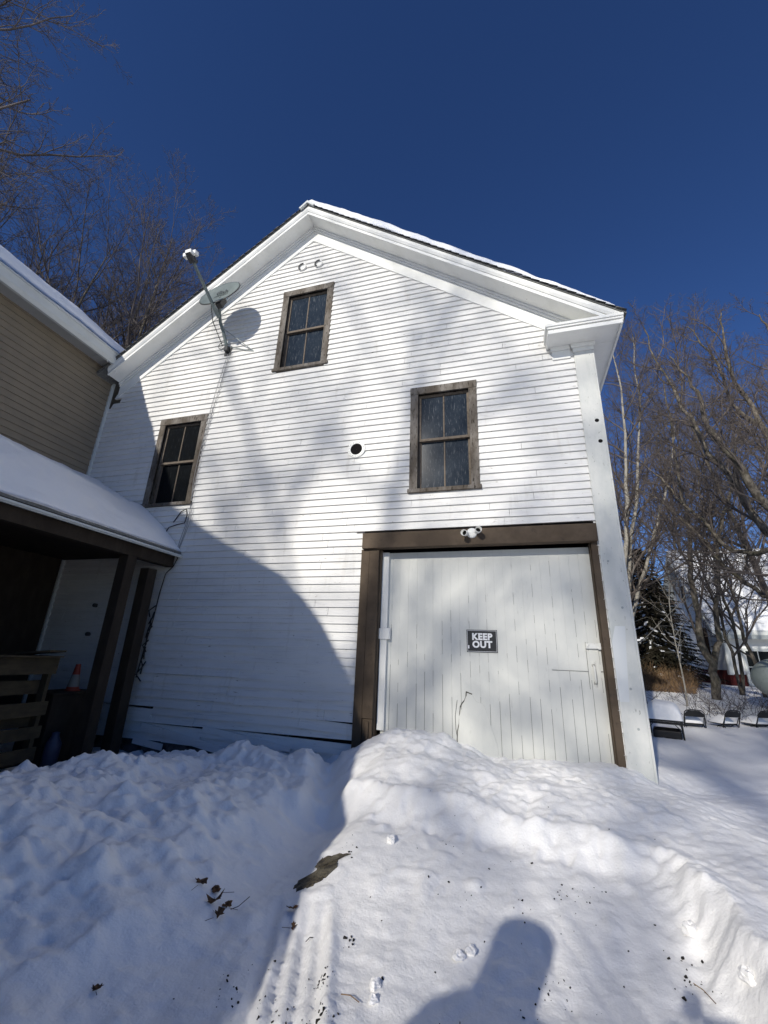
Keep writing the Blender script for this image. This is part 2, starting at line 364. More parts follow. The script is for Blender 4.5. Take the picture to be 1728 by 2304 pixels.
for s_ in (1, -1):
    xe = 1.62 if s_ > 0 else -7.12; dz = SL*abs(xe-XA)
    prof = [(-.352, 7.888), (-.372, 7.93), (-.374, 7.985), (-.30, 7.985), (-.30, 7.888)]
    vs = [(XA, p[0], p[1]) for p in prof]+[(xe, p[0], p[1]-dz) for p in prof]; n = len(prof)
    cw.add(vs, [tuple(range(n)), tuple(range(2*n-1, n-1, -1))]+[(i, i+n, (i+1) % n+n, (i+1) % n) for i in range(n)])
obj('crown_moulding', cw, trimw, barn)
# roof deck with shingle courses showing on the rake
rf = MB()
for s_ in (1, -1):
    xe = 1.66 if s_ > 0 else -8.1
    zt = lambda x: 8.02-SL*abs(x-XA)
    rf.add([(XA, -.385, zt(XA)-.03), (xe, -.385, zt(xe)-.03), (xe, 11.3, zt(xe)-.03), (XA, 11.3, zt(XA)-.03), (XA, -.385, zt(XA)), (xe, -.385, zt(xe)), (xe, 11.3, zt(xe)), (XA, 11.3, zt(XA))],
           [(0,3,2,1), (4,5,6,7), (0,1,5,4), (1,2,6,5), (2,3,7,6)])
    n = 44; 
    for i in range(n):
        a = XA+(xe-XA)*i/n; b = XA+(xe-XA)*(i+1.0)/n; jy = random.uniform(-.012, .0)
        rf.add([(a, -.405+jy, zt(a)+.002), (b, -.405+jy, zt(b)+.012), (b, 11.3, zt(b)+.012), (a, 11.3, zt(a)+.002), (a, -.405+jy, zt(a)-.012), (b, -.405+jy, zt(b)-.004)], [(0,1,2,3), (4,5,1,0), (1,5,4), (0,3,4)])
roof = obj('roof', rf, shing, barn)
rc = MB(); rc.prism([(XA-.16, 7.93), (XA, 8.075), (XA+.16, 7.93), (XA+.13, 7.90), (XA, 8.02), (XA-.13, 7.90)], -.43, -.28)
sub('ridge_cap', rc, vinyl, barn, roof)
# roof snow: right slope thick, left slope thin and set back
def snowslope(xa, xb, ya, yb, thick, seed, edge=.12):
    nu, nv = 90, 90
    u = np.linspace(0, 1, nu); v = np.linspace(0, 1, nv)**1.8
    UU, VV = np.meshgrid(u, v); xx = xa+(xb-xa)*UU; yy = ya+(yb-ya)*VV
    base = 8.045-SL*np.abs(xx-XA)
    e = np.minimum(np.minimum((yy-ya)/edge, (1-UU)*abs(xb-xa)/(edge*3)), 1); e = np.sqrt(np.clip(1-(1-np.clip(e, 0, 1))**2, 0, 1))
    t = thick*(1-.62*UU**1.5)*(.85+.10*fbm(xx, yy, 1.2, seed)+.07*fbm(xx, yy, 6, seed+3, 3))*e
    yy = yy + .03*fbm(xx, yy*0, 3, seed+9)*(VV < .3)
    top = base+t
    A = np.stack([xx.ravel(), yy.ravel(), top.ravel()], 1); Bv = np.stack([xx.ravel(), yy.ravel(), (base-.03).ravel()], 1)
    I = np.arange(nu*nv).reshape(nv, nu)
    F1 = np.stack([I[:-1, :-1].ravel(), I[:-1, 1:].ravel(), I[1:, 1:].ravel(), I[1:, :-1].ravel()], 1)
    rim = list(I[0, :])+list(I[1:, -1])+list(I[-1, -2::-1])+list(I[-2:0:-1, 0]); N = nu*nv
    F2 = [(rim[i], rim[(i+1) % len(rim)], rim[(i+1) % len(rim)]+N, rim[i]+N) for i in range(len(rim))]
    return np.vstack([A, Bv]), np.vstack([F1, np.array(F2)])
V1, F1 = snowslope(XA-.03, 1.60, -.37, 11.2, .30, 5, .07)
o = npmesh('snow_cover', V1, F1, roofsnow, roof)
V1, F1 = snowslope(XA-.02, -7.9, -.1, 11.2, .07, 8)
o = npmesh('snow_cover', V1, F1, roofsnow, roof)
# cornice return and eave
cr_ = MB()
cr_.box(.705, 1.60, -.345, .0, 4.215, 4.25)                    # soffit plate of the return
cr_.box(.70, 1.61, -.355, -.325, 4.205, 4.265); cr_.box(.695, .72, -.32, .0, 4.205, 4.265)
cr_.box(.69, 1.615, -.37, .0, 4.275, 4.305); cr_.box(.675, 1.625, -.385, .0, 4.305, 4.345)
cr_.prism([(-.385, 4.346), (0, 4.346), (0, 4.44)], .675, 1.3, 'x')
obj('cornice_return', cr_, trimw, barn, bevel=.003)
rb = MB(); rb.box(.765, 1.0, -.036, -.0, 4.02, 4.214); rb.box(.75, 1.0, -.06, -.0365, 4.15, 4.2145); obj('return_frieze', rb, trimw, barn)
ev = MB(); ev.box(1.27, 1.60, .002, 11.2, 4.215, 4.245); ev.box(1.585, 1.61, -.322, 11.2, 4.19, 4.30); ev.box(1.61, 1.63, -.322, 11.2, 4.25, 4.345); obj('eave_soffit', ev, trimw, barn)
cb = MB(); cb.box(1.045, 1.275, -.034, -.0, -1.9, 4.10); cb.box(1.2755, 1.30, -.034, .18, -1.9, 4.10); obj('corner_board', cb, cornerw, barn, bevel=.003)
cc = MB(); cc.box(1.035, 1.30, -.05, -.0, 4.10, 4.2145); cc.box(1.01, 1.32, -.075, -.0505, 4.155, 4.2145); obj('corner_capital', cc, trimw, barn, bevel=.003)
pt = MB(); pt.prism([(1.05, -.35), (1.05, .25), (1.10, .42), (1.20, .42), (1.17, .05), (1.14, -.35)], -.0362, -.0345); obj('corner_patch', pt, mat('faded_paint_patch', (.60, .62, .62), .6, .3), barn)
for (x, z_) in [(1.215, 3.0), (1.222, 2.70)]:
    h = MB(); h.ring((x, -.034, z_), (0, -1, 0), [(.001, .002), (.021, .002), (.026, .0005)], 18); obj('bored_hole', h, dark, barn)
for (x, z_) in [(1.20, .62), (1.17, -.22), (1.12, 1.15), (1.19, -.6)]:
    h = MB(); h.ring((x, -.034, z_), (0, -1, 0), [(.001, .003), (.010, .003), (.013, .001)], 10); obj('nail_head', h, gutgrey, barn)

def window(x0, x1, z0, z1, gm):
    fr = MB(); w = .115; sh_ = .055; d = .032
    fr.box(x0, x0+w, -d, .02, z0+sh_, z1-.12); fr.box(x1-w, x1, -d, .02, z0+sh_, z1-.12); fr.box(x0-.004, x1+.004, -d-.006, .02, z1-.12, z1)
    win = obj('window', fr, browna, barn, bevel=.003)
    sl_ = MB(); sl_.box(x0-.02, x1+.02, -.055, .02, z0, z0+sh_); sub('sill', sl_, browna, barn, win, bevel=.004)
    jb = MB(); a, b, c, e = x0+w, x1-w, z0+sh_, z1-.12
    jb.box(a-.012, a, -.01, .16, c, e); jb.box(b, b+.012, -.01, .16, c, e); jb.box(a, b, -.01, .16, e, e+.012); jb.box(a, b, -.01, .16, c-.012, c); sub('jamb', jb, browna, barn, win)
    m = (c+e)/2+.02; st = .035
    for (za, zb, y) in [(m-.02, e, .035), (c, m+.015, .075)]:
        s_ = MB(); s_.box(a, a+st, y, y+.032, za, zb); s_.box(b-st, b, y, y+.032, za, zb)
        s_.box(a+st, b-st, y, y+.032, zb-st, zb); s_.box(a+st, b-st, y, y+.032, za, za+st+.004); xm = (a+b)/2; s_.box(xm-.009, xm+.009, y+.004, y+.030, za+st, zb-st)
        q = sub('sash', s_, sash, barn, win)
        gl = MB(); gl.box(a+.02, b-.02, y+.014, y+.019, za+.02, zb-.02); gg = sub('pane', gl, gm, barn, win)
    bb = MB(); bb.box(a-.05, b+.05, .3, .32, c-.05, e+.05); sub('backing', bb, dark, barn, win)
    return win
window(*WIN[0], glA); window(*WIN[1], glB); window(*WIN[2], glC)

# door frame, door
dfm = MB(); dfm.box(-1.885, 1.035, -.10, .02, 1.385, 1.60)
hd = obj('door_header', dfm, browns, barn, bevel=.006)
fl = MB(); fl.box(-2.0, -1.88, -.025, 0, 1.63, 1.634); fl.box(-1.9, 1.03, -.06, -.0, 1.6005, 1.606); sub('flashing', fl, browns, barn, hd)
j1 = MB(); j1.box(-1.905, -1.79, -.045, .16, -1.6, 1.3845); j1.box(-1.788, -1.655, -.05, .16, -.70, 1.3845); j1.box(-1.784, -1.66, -.035, .15, -1.6, -.705); j1.box(-1.74, -1.70, -.052, -.0355, -1.2, -.73)
j1.prism([(-1.654, 1.384), (-1.635, 1.384), (-1.655, -1.6), (-1.674, -1.6)], .0, .17)
obj('door_jamb', j1, browns, barn, bevel=.004)
j2 = MB(); j2.box(.965, 1.035, -.03, .16, -1.6, 1.3845); j2.box(.955, .964, .02, .14, -1.6, 1.3845)
obj('door_jamb', j2, browns, barn, bevel=.004)
YD = .12
door = thing('barn_door', '', ''); door.parent = barn
dr = MB(); x = -1.60; planks = []
i = 0
while x < .95:
    w = random.choice([.104, .110, .116]); w = min(w, .955-x)
    gp = .0005
    y = YD+random.uniform(-.0015, .0015)
    dr.box(x+gp, x+w-gp, y, y+.03, -1.5, 1.36); planks.append(x+w); x += w
nd_ = len(dr.f); dr.box(-1.6, .95, YD+.006, YD+.028, -1.5, 1.36)
# broken grooves drawn as real narrow cracks of opened joints
ck = dr
for px in planks[:-1]:
    zb = random.uniform(-.55, .1)
    ck.box(px-.0016, px+.0016, YD-.0022, YD-.0008, -1.2, zb-.3*random.random())
    z_ = zb
    for _ in range(random.randint(1, 4)):
        z_ += random.uniform(.05, .25); l_ = random.uniform(.03, .2); ck.box(px-.0012, px+.0012, YD-.0022, YD-.0008, z_, min(1.3, z_+l_)); z_ += l_
        if z_ > 1.2: break
dp = obj('plank_panel', dr, doorw, barn); dp.parent = door; dp.data.materials.append(groove); dp.data.materials.append(mat('joint_shadow', (.42, .42, .39), .8, .1))
for p_ in dp.data.polygons:
    if p_.index >= nd_: p_.material_index = 2 if p_.index < nd_+6 else 1
cz = MB(); pts = [(-.49, -.372), (-.555, -.35), (-.56, -.40), (-.575, -.44), (-.61, -.48), (-.63, -.52), (-.64, -.6), (-.648, -.7), (-.668, -.78), (-.672, -.86), (-.672, -1.1)]
for (a, b) in zip(pts[:-1], pts[1:]):
    d = Vector((b[0]-a[0], 0, b[1]-a[1])); cz.obox(((a[0]+b[0])/2, YD-.0032, (a[1]+b[1])/2), d, (0, 1, 0), (-d.z, 0, d.x), d.length/2+.003, .0008, .006 if a[1] > -.5 else .004)
for (a, b) in [((-.665, -.45), (-.69, -.62)), ((-.69, -.62), (-.685, -.75)), ((-.685, -.75), (-.67, -.84))]:
    d = Vector((b[0]-a[0], 0, b[1]-a[1])); cz.obox(((a[0]+b[0])/2, YD-.0032, (a[1]+b[1])/2), d, (0, 1, 0), (-d.z, 0, d.x), d.length/2+.003, .0008, .0025)
c_ = obj('broken_edge', cz, groove, barn); c_.parent = door
mb_ = MB(); mb_.prism([(-.66, -1.2), (-.645, -.62), (-.56, -.40), (-.49, -.375), (-.44, -.45), (-.36, -.47), (-.33, -.55), (-.22, -.9), (-.2, -1.2)], YD-.0075, YD-.001); c_ = obj('patch_board', mb_, doorw, barn); c_.parent = door
hb = MB(); hb.box(.42, .80, YD-.006, YD-.001, -.068, -.064); hb.box(.93, .952, YD-.006, YD-.001, -.068, -.060); hb.box(.80, .803, YD-.006, YD-.001, -.25, .25); c_ = obj('wicket_crack', hb, groove, barn); c_.parent = door
sb = MB(); sb.box(-1.635, -1.545, YD-.05, YD-.004, -.83, 1.36); obj('stop_board', sb, trimw, barn, bevel=.003)
lt = MB(); lt.box(-1.655, -1.60, YD-.075, YD-.052, .225, .355); lt.box(-1.60, -1.51, YD-.07, YD-.052, .222, .36); lt.box(-1.598, -1.5, YD-.051, YD-.003, .222, .36)
ltc = obj('latch_block', lt, trimw, barn, bevel=.002); 
hp = MB(); hp.box(.80, .94, YD-.03, YD-.012, .178, .235); hp.box(.925, .985, YD-.036, YD-.0305, .170, .24); hp.tube([(.81, YD-.025, .207), (.83, YD-.025, .207)], .02, 10)
c_ = obj('hasp', hp, trimw, barn, bevel=.003); c_.parent = door
hk = MB(); hk.ring((.822, YD-.03, .212), (0, -1, 0), [(.001, .002), (.011, .002), (.013, 0)], 12); c_ = obj('keyhole', hk, dark, barn); c_.parent = door
hn = MB()
for (zc, s_) in [(.0, 1), (-.19, -1)]:
    for (dx, dz) in [(0, .022*s_), (-.028, 0), (.028, 0), (0, .0)]: hn.ring((.862, YD-.001, zc+dz), (0, -1, 0), [(.02, 0), (.018, .004), (.001, .005)], 14)
hn.tube([(.862, YD-.005, .0), (.862, YD-.03, -.012), (.862, YD-.042, -.03), (.863, YD-.044, -.095), (.863, YD-.042, -.16), (.863, YD-.03, -.178), (.863, YD-.005, -.19)], [.010, .011, .012, .013, .012, .011, .010], 10)
c_ = obj('handle', hn, doorw, barn, smooth=True); c_.parent = door
bx = MB(); bx.box(-1.9, 1.05, .5, .52, -1.6, 1.6); obj('inner_wall', bx, dark, barn)

def text_mesh(name, body, size, matx, parent, loc, rot, ext=.001, bold=0, space=1, sx=1):
    cu = bpy.data.curves.new(name, 'FONT'); cu.body = body; cu.size = size; cu.extrude = ext; cu.offset = bold; cu.align_x = 'CENTER'; cu.align_y = 'CENTER'; cu.space_line = .86; cu.space_character = space; cu.resolution_u = 3
    t = bpy.data.objects.new('tmp', cu); COL.objects.link(t); bpy.context.view_layer.update()
    me = bpy.data.meshes.new_from_object(t.evaluated_get(bpy.context.evaluated_depsgraph_get())); bpy.data.objects.remove(t)
    me.name = name; o = link(name, me, matx); o.scale = (sx, 1, 1)
    o.parent = parent; o.location = Vector(loc)-Vector(parent.location); o.rotation_euler = rot; return o
# keep out sign
SX, SZ = -.352, .231
sg = thing('warning_sign', 'black KEEP OUT sign with white letters fixed on the plank door', 'sign', (SX, YD-.01, SZ))
b = MB(); b.box(SX-.182, SX+.182, YD-.0085, YD-.004, SZ-.131, SZ+.131); obj('panel', b, signb, sg)
b = MB()
for (x0, x1, z0, z1) in [(-.174, .174, .119, .123), (-.174, .174, -.123, -.119), (-.174, -.170, -.119, .119), (.170, .174, -.119, .119)]: b.box(SX+x0, SX+x1, YD-.0105, YD-.0088, SZ+z0, SZ+z1)
b.box(SX-.168, SX-.152, YD-.0105, YD-.0088, SZ-.09, SZ-.052)
obj('border', b, signw, sg)
text_mesh('lettering', 'KEEP\nOUT', .105, signw, sg, (SX+.002, YD-.0095, SZ+.002), (R(90), 0, 0), .0008, .005, 1.08, 1.0)

# floodlight on header
FX, FZ = -.415, 1.535
fl_ = thing('floodlight', 'white twin socket floodlight without bulbs on the brown door header', 'floodlight', (FX, -.10, FZ))
b = MB(); b.ring((FX, -.10, FZ), (0, -1, 0), [(.066, 0), (.066, .012), (.058, .022), (.03, .03), (.001, .031)], 28); obj('base_plate', b, trimw, fl_, smooth=True)
for (dx, dz, ax) in [(-.088, -.012, (-.25, -1, -.12)), (.095, .01, (.25, -1, .03))]:
    b = MB(); a = Vector(ax).normalized(); c = Vector((FX+dx*.75, -.135, FZ+dz))
    b.ring(c, a, [(.001, -.004), (.022, 0), (.036, .02), (.040, .10), (.036, .10), (.032, .04), (.001, .035)], 22)
    b.tube([(FX+dx*.3, -.12, FZ), tuple(c)], .012, 8)
    s_ = obj('socket', b, trimw, fl_, smooth=True)
    b = MB(); b.ring(c, a, [(.001, .042), (.0325, .045)], 22); sub('socket_opening', b, dark, fl_, s_)

# wall vent flange and two round plugs
VX, VZ = -2.081, 2.938
vt = thing('wall_vent', 'round white perforated flange with a dark pipe hole on the clapboards', 'vent', (VX, -.02, VZ))
b = MB(); b.ring((VX, -.018, VZ), (0, -1, 0), [(.139, 0), (.139, .020), (.134, .024), (.094, .024), (.092, .020), (.092, .0)], 40); obj('flange', b, trimw, vt)
b = MB()
for i in range(28):
    t = 2*math.pi*i/28; b.ring((VX+.117*math.cos(t), -.042, VZ+.117*math.sin(t)), (0, -1, 0), [(.001, .0015), (.005 if i % 2 else .0035, .001), (.006 if i % 2 else .004, 0)], 8)
obj('screw_hole', b, dark, vt)
b = MB(); b.ring((VX, -.0345, VZ), (0, -1, 0), [(.001, .0), (.0915, .0)], 30); obj('pipe_opening', b, dark, vt)
for i, (x, z_, l) in enumerate([(-3.395, 6.895, 'lower left of two round recessed white plugs high in the gable'), (-3.06, 6.885, 'right hand one of two round recessed white plugs high in the gable')]):
    t = thing('wall_plug', l, 'plug', (x, -.02, z_), 'round plugs high in the gable')
    b = MB(); b.ring((x, -.018, z_), (0, -1, 0), [(.078, 0), (.076, .034), (.060, .034), (.058, .0)], 28); obj('rim', b, white, t, smooth=False)
    b = MB(); b.ring((x, -.0335, z_), (0, -1, 0), [(.001, .0), (.0595, .0)], 28); obj('plug_face', b, trimw, t)
    b = MB(); pts = [(x+.069*math.cos(a), -.054, z_+.069*math.sin(a)) for a in np.linspace(R(75), R(245), 14)]; b.tube(pts, .014, 6); obj('crescent_shade', b, steel, t, smooth=True)  # dark crescent tube stands in for the shadow inside the recess

# ------------------------------------------------------------------ satellite dish
C = Vector((-4.69, -.56, 6.08)); e_ = R(19); nrm = Vector((-.04, -math.cos(e_), math.sin(e_))).normalized()
upd = Vector((0, math.sin(e_), math.cos(e_))); upd = (upd-nrm*upd.dot(nrm)).normalized(); sd_ = upd.cross(nrm)
dish = thing('satellite_dish', 'grey oval satellite dish on a bent pole fixed to the clapboards', 'satellite dish', (-4.73, 0, 5.25))
def disc(off, dep, rs, n=56, m=9):
    vs = []; fs = []
    for i in range(m+1):
        r = i/m
        for k_ in range(n):
            a = 2*math.pi*k_/n; vs.append(C+sd_*(.40*rs*r*math.cos(a))+upd*(.36*rs*r*math.sin(a))+nrm*(off+dep*(r*r-1)))
    for i in range(m):
        for k_ in range(n): fs.append((i*n+k_, i*n+(k_+1) % n, (i+1)*n+(k_+1) % n, (i+1)*n+k_))
    return vs, fs
dgrey = mat('dish_grey', (.19, .225, .215), .5, .3, [(9, U, .4, .7, (.15, .175, .165))]); b = MB(); b.add(*disc(0, .06, 1)); v_, f_ = disc(-.022, .06, 1.0); b.add(v_, [f[::-1] for f in f_])
n = 56; L0 = 9*n; b.f += [(L0+k_, L0+(k_+1) % n, L0+(k_+1) % n+10*n, L0+k_+10*n) for k_ in range(n)]
refl = obj('reflector', b, dgrey, dish, smooth=True)
b = MB(); pts = [C+sd_*(.405*math.cos(a))+upd*(.365*math.sin(a))+nrm*-.012 for a in np.linspace(0, 2*math.pi, 57)]; b.tube(pts, .009, 6); sub('rim', b, steel, dish, refl, smooth=True)
rq = Matrix((tuple(sd_), tuple(upd), tuple(nrm))).transposed().to_euler()
t = text_mesh('logo', 'dish', .155, ink, dish, C+nrm*-.036+upd*.10+sd_*.0, rq, .002, .002, 1); t.parent = refl
t = text_mesh('logo', 'NETWORK', .05, ink, dish, C+nrm*-.052+upd*.0+sd_*.0, rq, .002, .001, 1.3); t.parent = refl
b = MB(); b.tube([(-4.73, -.03, 5.24), (-4.75, -.10, 5.36), (-4.80, -.17, 5.58), (-4.84, -.24, 5.74), (-4.78, -.38, 5.86), (-4.73, -.50, 5.98)], .029, 12); obj('mast', b, dgrey, dish, smooth=True)
b = MB(); b.box(-4.80, -4.66, -.035, -.016, 5.14, 5.34); b.obox((-4.73, -.07, 5.25), (1, 0, 0), (0, 1, 0), (0, 0, 1), .035, .04, .05); obj('mount_foot', b, steel, dish, bevel=.004)
b = MB(); b.obox(C+nrm*-.13+upd*-.12, sd_, nrm, upd, .055, .05, .11); b.tube([C+nrm*-.07+upd*-.05, C+nrm*-.18+upd*-.2], .03, 8); obj('rear_bracket', b, steel, dish, bevel=.004)
A0 = C-upd*.37+nrm*-.03; LN = Vector((-4.72, -1.24, 6.10))
b = MB(); d = (LN-A0).normalized(); b.obox((A0+LN)/2, d, sd_, d.cross(sd_), (LN-A0).length/2, .018, .024); b.obox(A0-d*.1, d, sd_, d.cross(sd_), .12, .022, .028); obj('feed_arm', b, dgrey, dish, bevel=.003)
b = MB(); b.obox(LN+d*.03, d, sd_, d.cross(sd_), .08, .05, .045)
hx = (C-LN).normalized(); b.ring(LN+Vector((0, 0, .03)), hx, [(.03, 0), (.045, .08), (.04, .085), (.001, .085)], 14)
obj('feed_horn', b, steel, dish, bevel=.004)
b = MB(); b.obox(LN+Vector((-.03, -.02, .09)), sd_, (0, 1, .2), (0, -.2, 1), .13, .045, .035); b.obox(LN+Vector((.0, -.07, .06)), sd_, (0, 1, .2), (0, -.2, 1), .06, .05, .035); obj('receiver_head', b, lnbw, dish, bevel=.012)
for (a_, b_) in [((-4.83, -.20, 5.66), (-4.17, -.022, 5.13)), ((-4.66, -.05, 5.30), (-4.17, -.022, 5.13))]:
    b = MB(); b.tube([a_, b_], .009, 8); obj('strut', b, gutgrey, dish)
b = MB(); pts = [(-4.86+.075*math.cos(a), -.06, 5.36+.075*math.sin(a)) for a in np.linspace(0, 2*math.pi*1.6, 34)]; b.tube(pts, .006, 6); b.tube([A0+Vector((-.03, 0, -.02)), (-4.86, -.4, 5.62), (-4.88, -.25, 5.55), (-4.80, -.12, 5.30)], .007, 6)
obj('cable_loop', b, cabled, dish, smooth=True)
# cables down the wall
base = [(-4.70, 5.19), (-4.80, 4.3), (-4.86, 3.5), (-4.90, 2.74), (-4.90, 2.30), (-4.89, 2.02)]
for j, (dx, lab) in enumerate([(-.045, 'leftmost pale cable hanging from the dish down past the left window'), (.03, 'middle pale cable hanging from the dish down the clapboards'), (.075, 'rightmost pale cable hanging from the dish down the clapboards')]):
    b = MB(); pts = []
    for i, (x, z_) in enumerate(base):
        pts.append((x+dx*(.4+.5*math.sin(i*1.1+j)+.4*(i == 3)), -.035-.006*j, z_))
    pts += [(-4.93+dx*.5, -.03, 1.75), (-4.98+dx*.3, -.03, 1.5)]
    P = [Vector(p) for p in pts]; Q = []
    for i in range(len(P)-1):
        for s_ in range(8):
            tt = s_/8; p0, p1, p2, p3 = P[max(i-1, 0)], P[i], P[i+1], P[min(i+2, len(P)-1)]
            Q.append(.5*((2*p1)+(p2-p0)*tt+(2*p0-5*p1+4*p2-p3)*tt*tt+(3*p1-p0-3*p2+p3)*tt**3))
    b.tube(Q+[P[-1]], .0042, 6); tag(obj('hanging_cable', b, cablem, smooth=True, origin=P[0]), lab, 'cable', 'cables hanging from the dish')
b = MB(); P = [(-4.98, -.04, 1.5), (-5.02, -.05, 1.42), (-4.93, -.05, 1.35), (-4.97, -.06, 1.22), (-5.08, -.07, 1.1), (-5.13, -.06, .8), (-5.16, -.05, .4), (-5.20, -.05, .1), (-5.24, -.06, -.4)]
b.tube(P, .008, 6)
for i in range(10):
    zz = .62-.10*i; b.tube([(-5.18+random.uniform(-.05, .05), -.05, zz), (-5.17+random.uniform(-.06, .05), -.09, zz-.08), (-5.19+random.uniform(-.04, .04), -.05, zz-.17)], .009, 6)
tag(obj('cable_bundle', b, cabled, origin=P[0]), 'tangled black cables hanging beside the cut off post under the porch eave', 'cable')
b = MB(); b.tube([(-5.17, -.03, 1.95), (-5.05, -.04, 2.12), (-4.95, -.05, 2.16), (-4.92, -.04, 2.05), (-4.95, -.03, 1.93), (-5.1, -.04, 1.9), (-5.22, -.05, 1.86), (-5.30, -.05, 1.72)], .008, 6)
tag(obj('loose_wire', b, cabled, smooth=True, origin=(-5.1, 0, 2)), 'short curled black wire on the shaded clapboards below the left window', 'wire')

# ------------------------------------------------------------------ tan wing (house at left)
TX = -7.35
th = thing('tan_house', 'tan vinyl sided wing with white gutter and snow on its roof', 'house', (TX, 0, -1.4))
YE = -9.0
b = MB(); z = 1.2
while z < 5.15:
    b.add([(TX+.022, YE, z), (TX+.022, -.05, z), (TX+.004, -.05, z+.118), (TX+.004, YE, z+.118), (TX-.01, YE, z), (TX-.01, -.05, z)], [(0,1,2,3), (0,4,5,1)]); z += .115
b.box(TX-.1, TX-.011, YE, -.05, -1.6, 5.15); b.box(TX-5, TX-.1, YE, YE+.1, -1.6, 5.15)
b.box(TX-.0105, TX+.0, YE, -.05, -1.6, 1.2)
obj('siding', b, tan, th)
b = MB(); b.box(TX-.01, TX+.05, -.05, -.008, -1.5, 5.14); b.box(TX+.05, TX+.062, -.038, -.008, -1.5, 5.14); obj('corner_post', b, vinyl, th)
b = MB(); b.box(TX, -7.06, YE-.3, -.05, 5.145, 5.165)
for i in range(34): 
    y = YE+i*.27; b.box(TX, -7.06, y, y+.012, 5.139, 5.1445)
obj('eave_soffit', b, soffit, th)
b = MB(); b.box(-7.08, -7.05, YE-.3, -.0, 5.12, 5.34); b.prism([(-7.049, 5.10), (-7.0, 5.10), (-6.96, 5.16), (-6.955, 5.24), (-6.945, 5.30), (-6.93, 5.30), (-6.93, 5.32), (-7.049, 5.32)], YE-.3, -.02)
obj('gutter', b, vinyl, th)
b = MB(); pr = [(-6.99, 5.33), (-6.98, 5.37), (-10.2, 7.05), (-13.4, 5.37), (-13.3, 5.33)]; b.prism(pr, YE-.4, -.02); rt_ = obj('roof', b, shing, th)
# snow on it
nu, nv = 60, 120; u = np.linspace(0, 1, nu)**1.5; v = np.linspace(0, 1, nv); UU, VV = np.meshgrid(u, v); yy = YE-.4+(-.03-(YE-.4))*(1-(1-VV)**1.0); xx = -6.965-3.25*UU
bs = 5.37+.5217*(-6.98-xx); ed = np.sqrt(np.clip(1-(1-np.clip(UU*3.25/.16, 0, 1))**2, 0, 1)); tk = (.27+.03*fbm(xx, yy, 1.2, 5)+.02*fbm(xx, yy, 5, 9))*ed
tk = tk*(1-.25*sst(-1.2, -.1, yy)); xx2 = xx+.03*fbm(yy, yy*0, 2, 4)*(UU < .2)
A = np.stack([xx2.ravel(), yy.ravel(), (bs+tk).ravel()], 1); Bv = np.stack([xx2.ravel(), yy.ravel(), (bs-.04).ravel()], 1); I = np.arange(nu*nv).reshape(nv, nu); N = nu*nv
F1 = np.stack([I[:-1, :-1].ravel(), I[:-1, 1:].ravel(), I[1:, 1:].ravel(), I[1:, :-1].ravel()], 1); rim = list(I[0, :])+list(I[1:, -1])+list(I[-1, -2::-1])+list(I[-2:0:-1, 0])
F2 = np.array([(rim[i], rim[(i+1) % len(rim)], rim[(i+1) % len(rim)]+N, rim[i]+N) for i in range(len(rim))])
o = npmesh('snow_cover', np.vstack([A, Bv])-np.array(th.location), np.vstack([F1, F2]), roofsnow, th); o.parent = rt_
b = MB(); b.tube([(-6.99, -.30, 5.10), (-6.99, -.30, 5.02), (-6.992, -.30, 4.90)], [.007, .005, .001], 6); obj('icicle', b, lnbw, th); b = MB(); b.tube([(-7.0, -.5, 5.10), (-7.0, -.5, 5.05)], [.006, .001], 6)
obj('icicle', b, lnbw, th)
# porch (lean-to) of the tan house
PZ = 1.36
pr_ = thing('porch', 'dark wooden lean-to porch with deep snow on its roof', 'porch', (-5.05, 0, -1.4))
YP = -9
b = MB(); b.prism([(-4.90, PZ+.055), (-4.90, PZ+.085), (TX+.03, 2.62), (TX+.03, 2.58)], YP, -.03); rp = obj('roof', b, shing, pr_)
b = MB(); b.box(-4.905, -4.875, YP, -.03, PZ-.005, PZ+.035); b.tube([(-4.87, YP, PZ+.02), (-4.87, -.03, PZ+.02)], .016, 8); obj('drip_edge', b, vinyl, pr_)
b = MB(); b.box(-5.12, -4.985, YP, -.05, 1.205, PZ+.02); obj('beam', b, darkwood, pr_, bevel=.005)
b = MB(); b.box(-7.3, -4.93, YP, -.03, PZ+.022, PZ+.04)
obj('ceiling', b, darkwood, pr_)
b = MB(); b.prism([(-5.14, 1.2045), (-4.985, 1.2045), (-5.0, -1.6), (-5.155, -1.6)], -.89, -.74); obj('post', b, darkwood, pr_, bevel=.004)
b = MB(); b.prism([(-5.14, 1.2045), (-4.985, 1.2045), (-5.0, -1.6), (-5.155, -1.6)], -4.1, -3.95); obj('post', b, darkwood, pr_, bevel=.004)
b = MB(); b.box(-7.34, -4.95, -2.9, -2.8, -1.6, 1.2); obj('shade_wall', b, darkwood, pr_)  # unseen wall added to darken the porch interior
b = MB(); b.box(-7.345, -7.318, -4.1, -.06, -1.6, 2.5); obj('inner_wall', b, darkwood, pr_)  # dark sheet over the tan wall, deep porch shade put into its colour
b = MB(); b.box(-7.34, -4.8, -4.1, -.02, -1.6, -1.42); obj('floor', b, darkwood, pr_)
nu, nv = 110, 200; u = np.linspace(0, 1, nu); v = np.linspace(0, 1, nv); UU, VV = np.meshgrid(u, v); xx = -4.905+(TX+.04+4.905)*UU; yy = YP+(-.035-YP)*VV
bs = PZ+.085+(2.62-PZ-.085)*UU
dd = -4.905-xx                                         # distance inward from the eave
prof = np.interp(dd, [0, .03, .44, .98, 1.38, 2.0, 2.45], [PZ+.09, PZ+.14, 1.87, 2.27, 2.47, 2.78, 3.0])
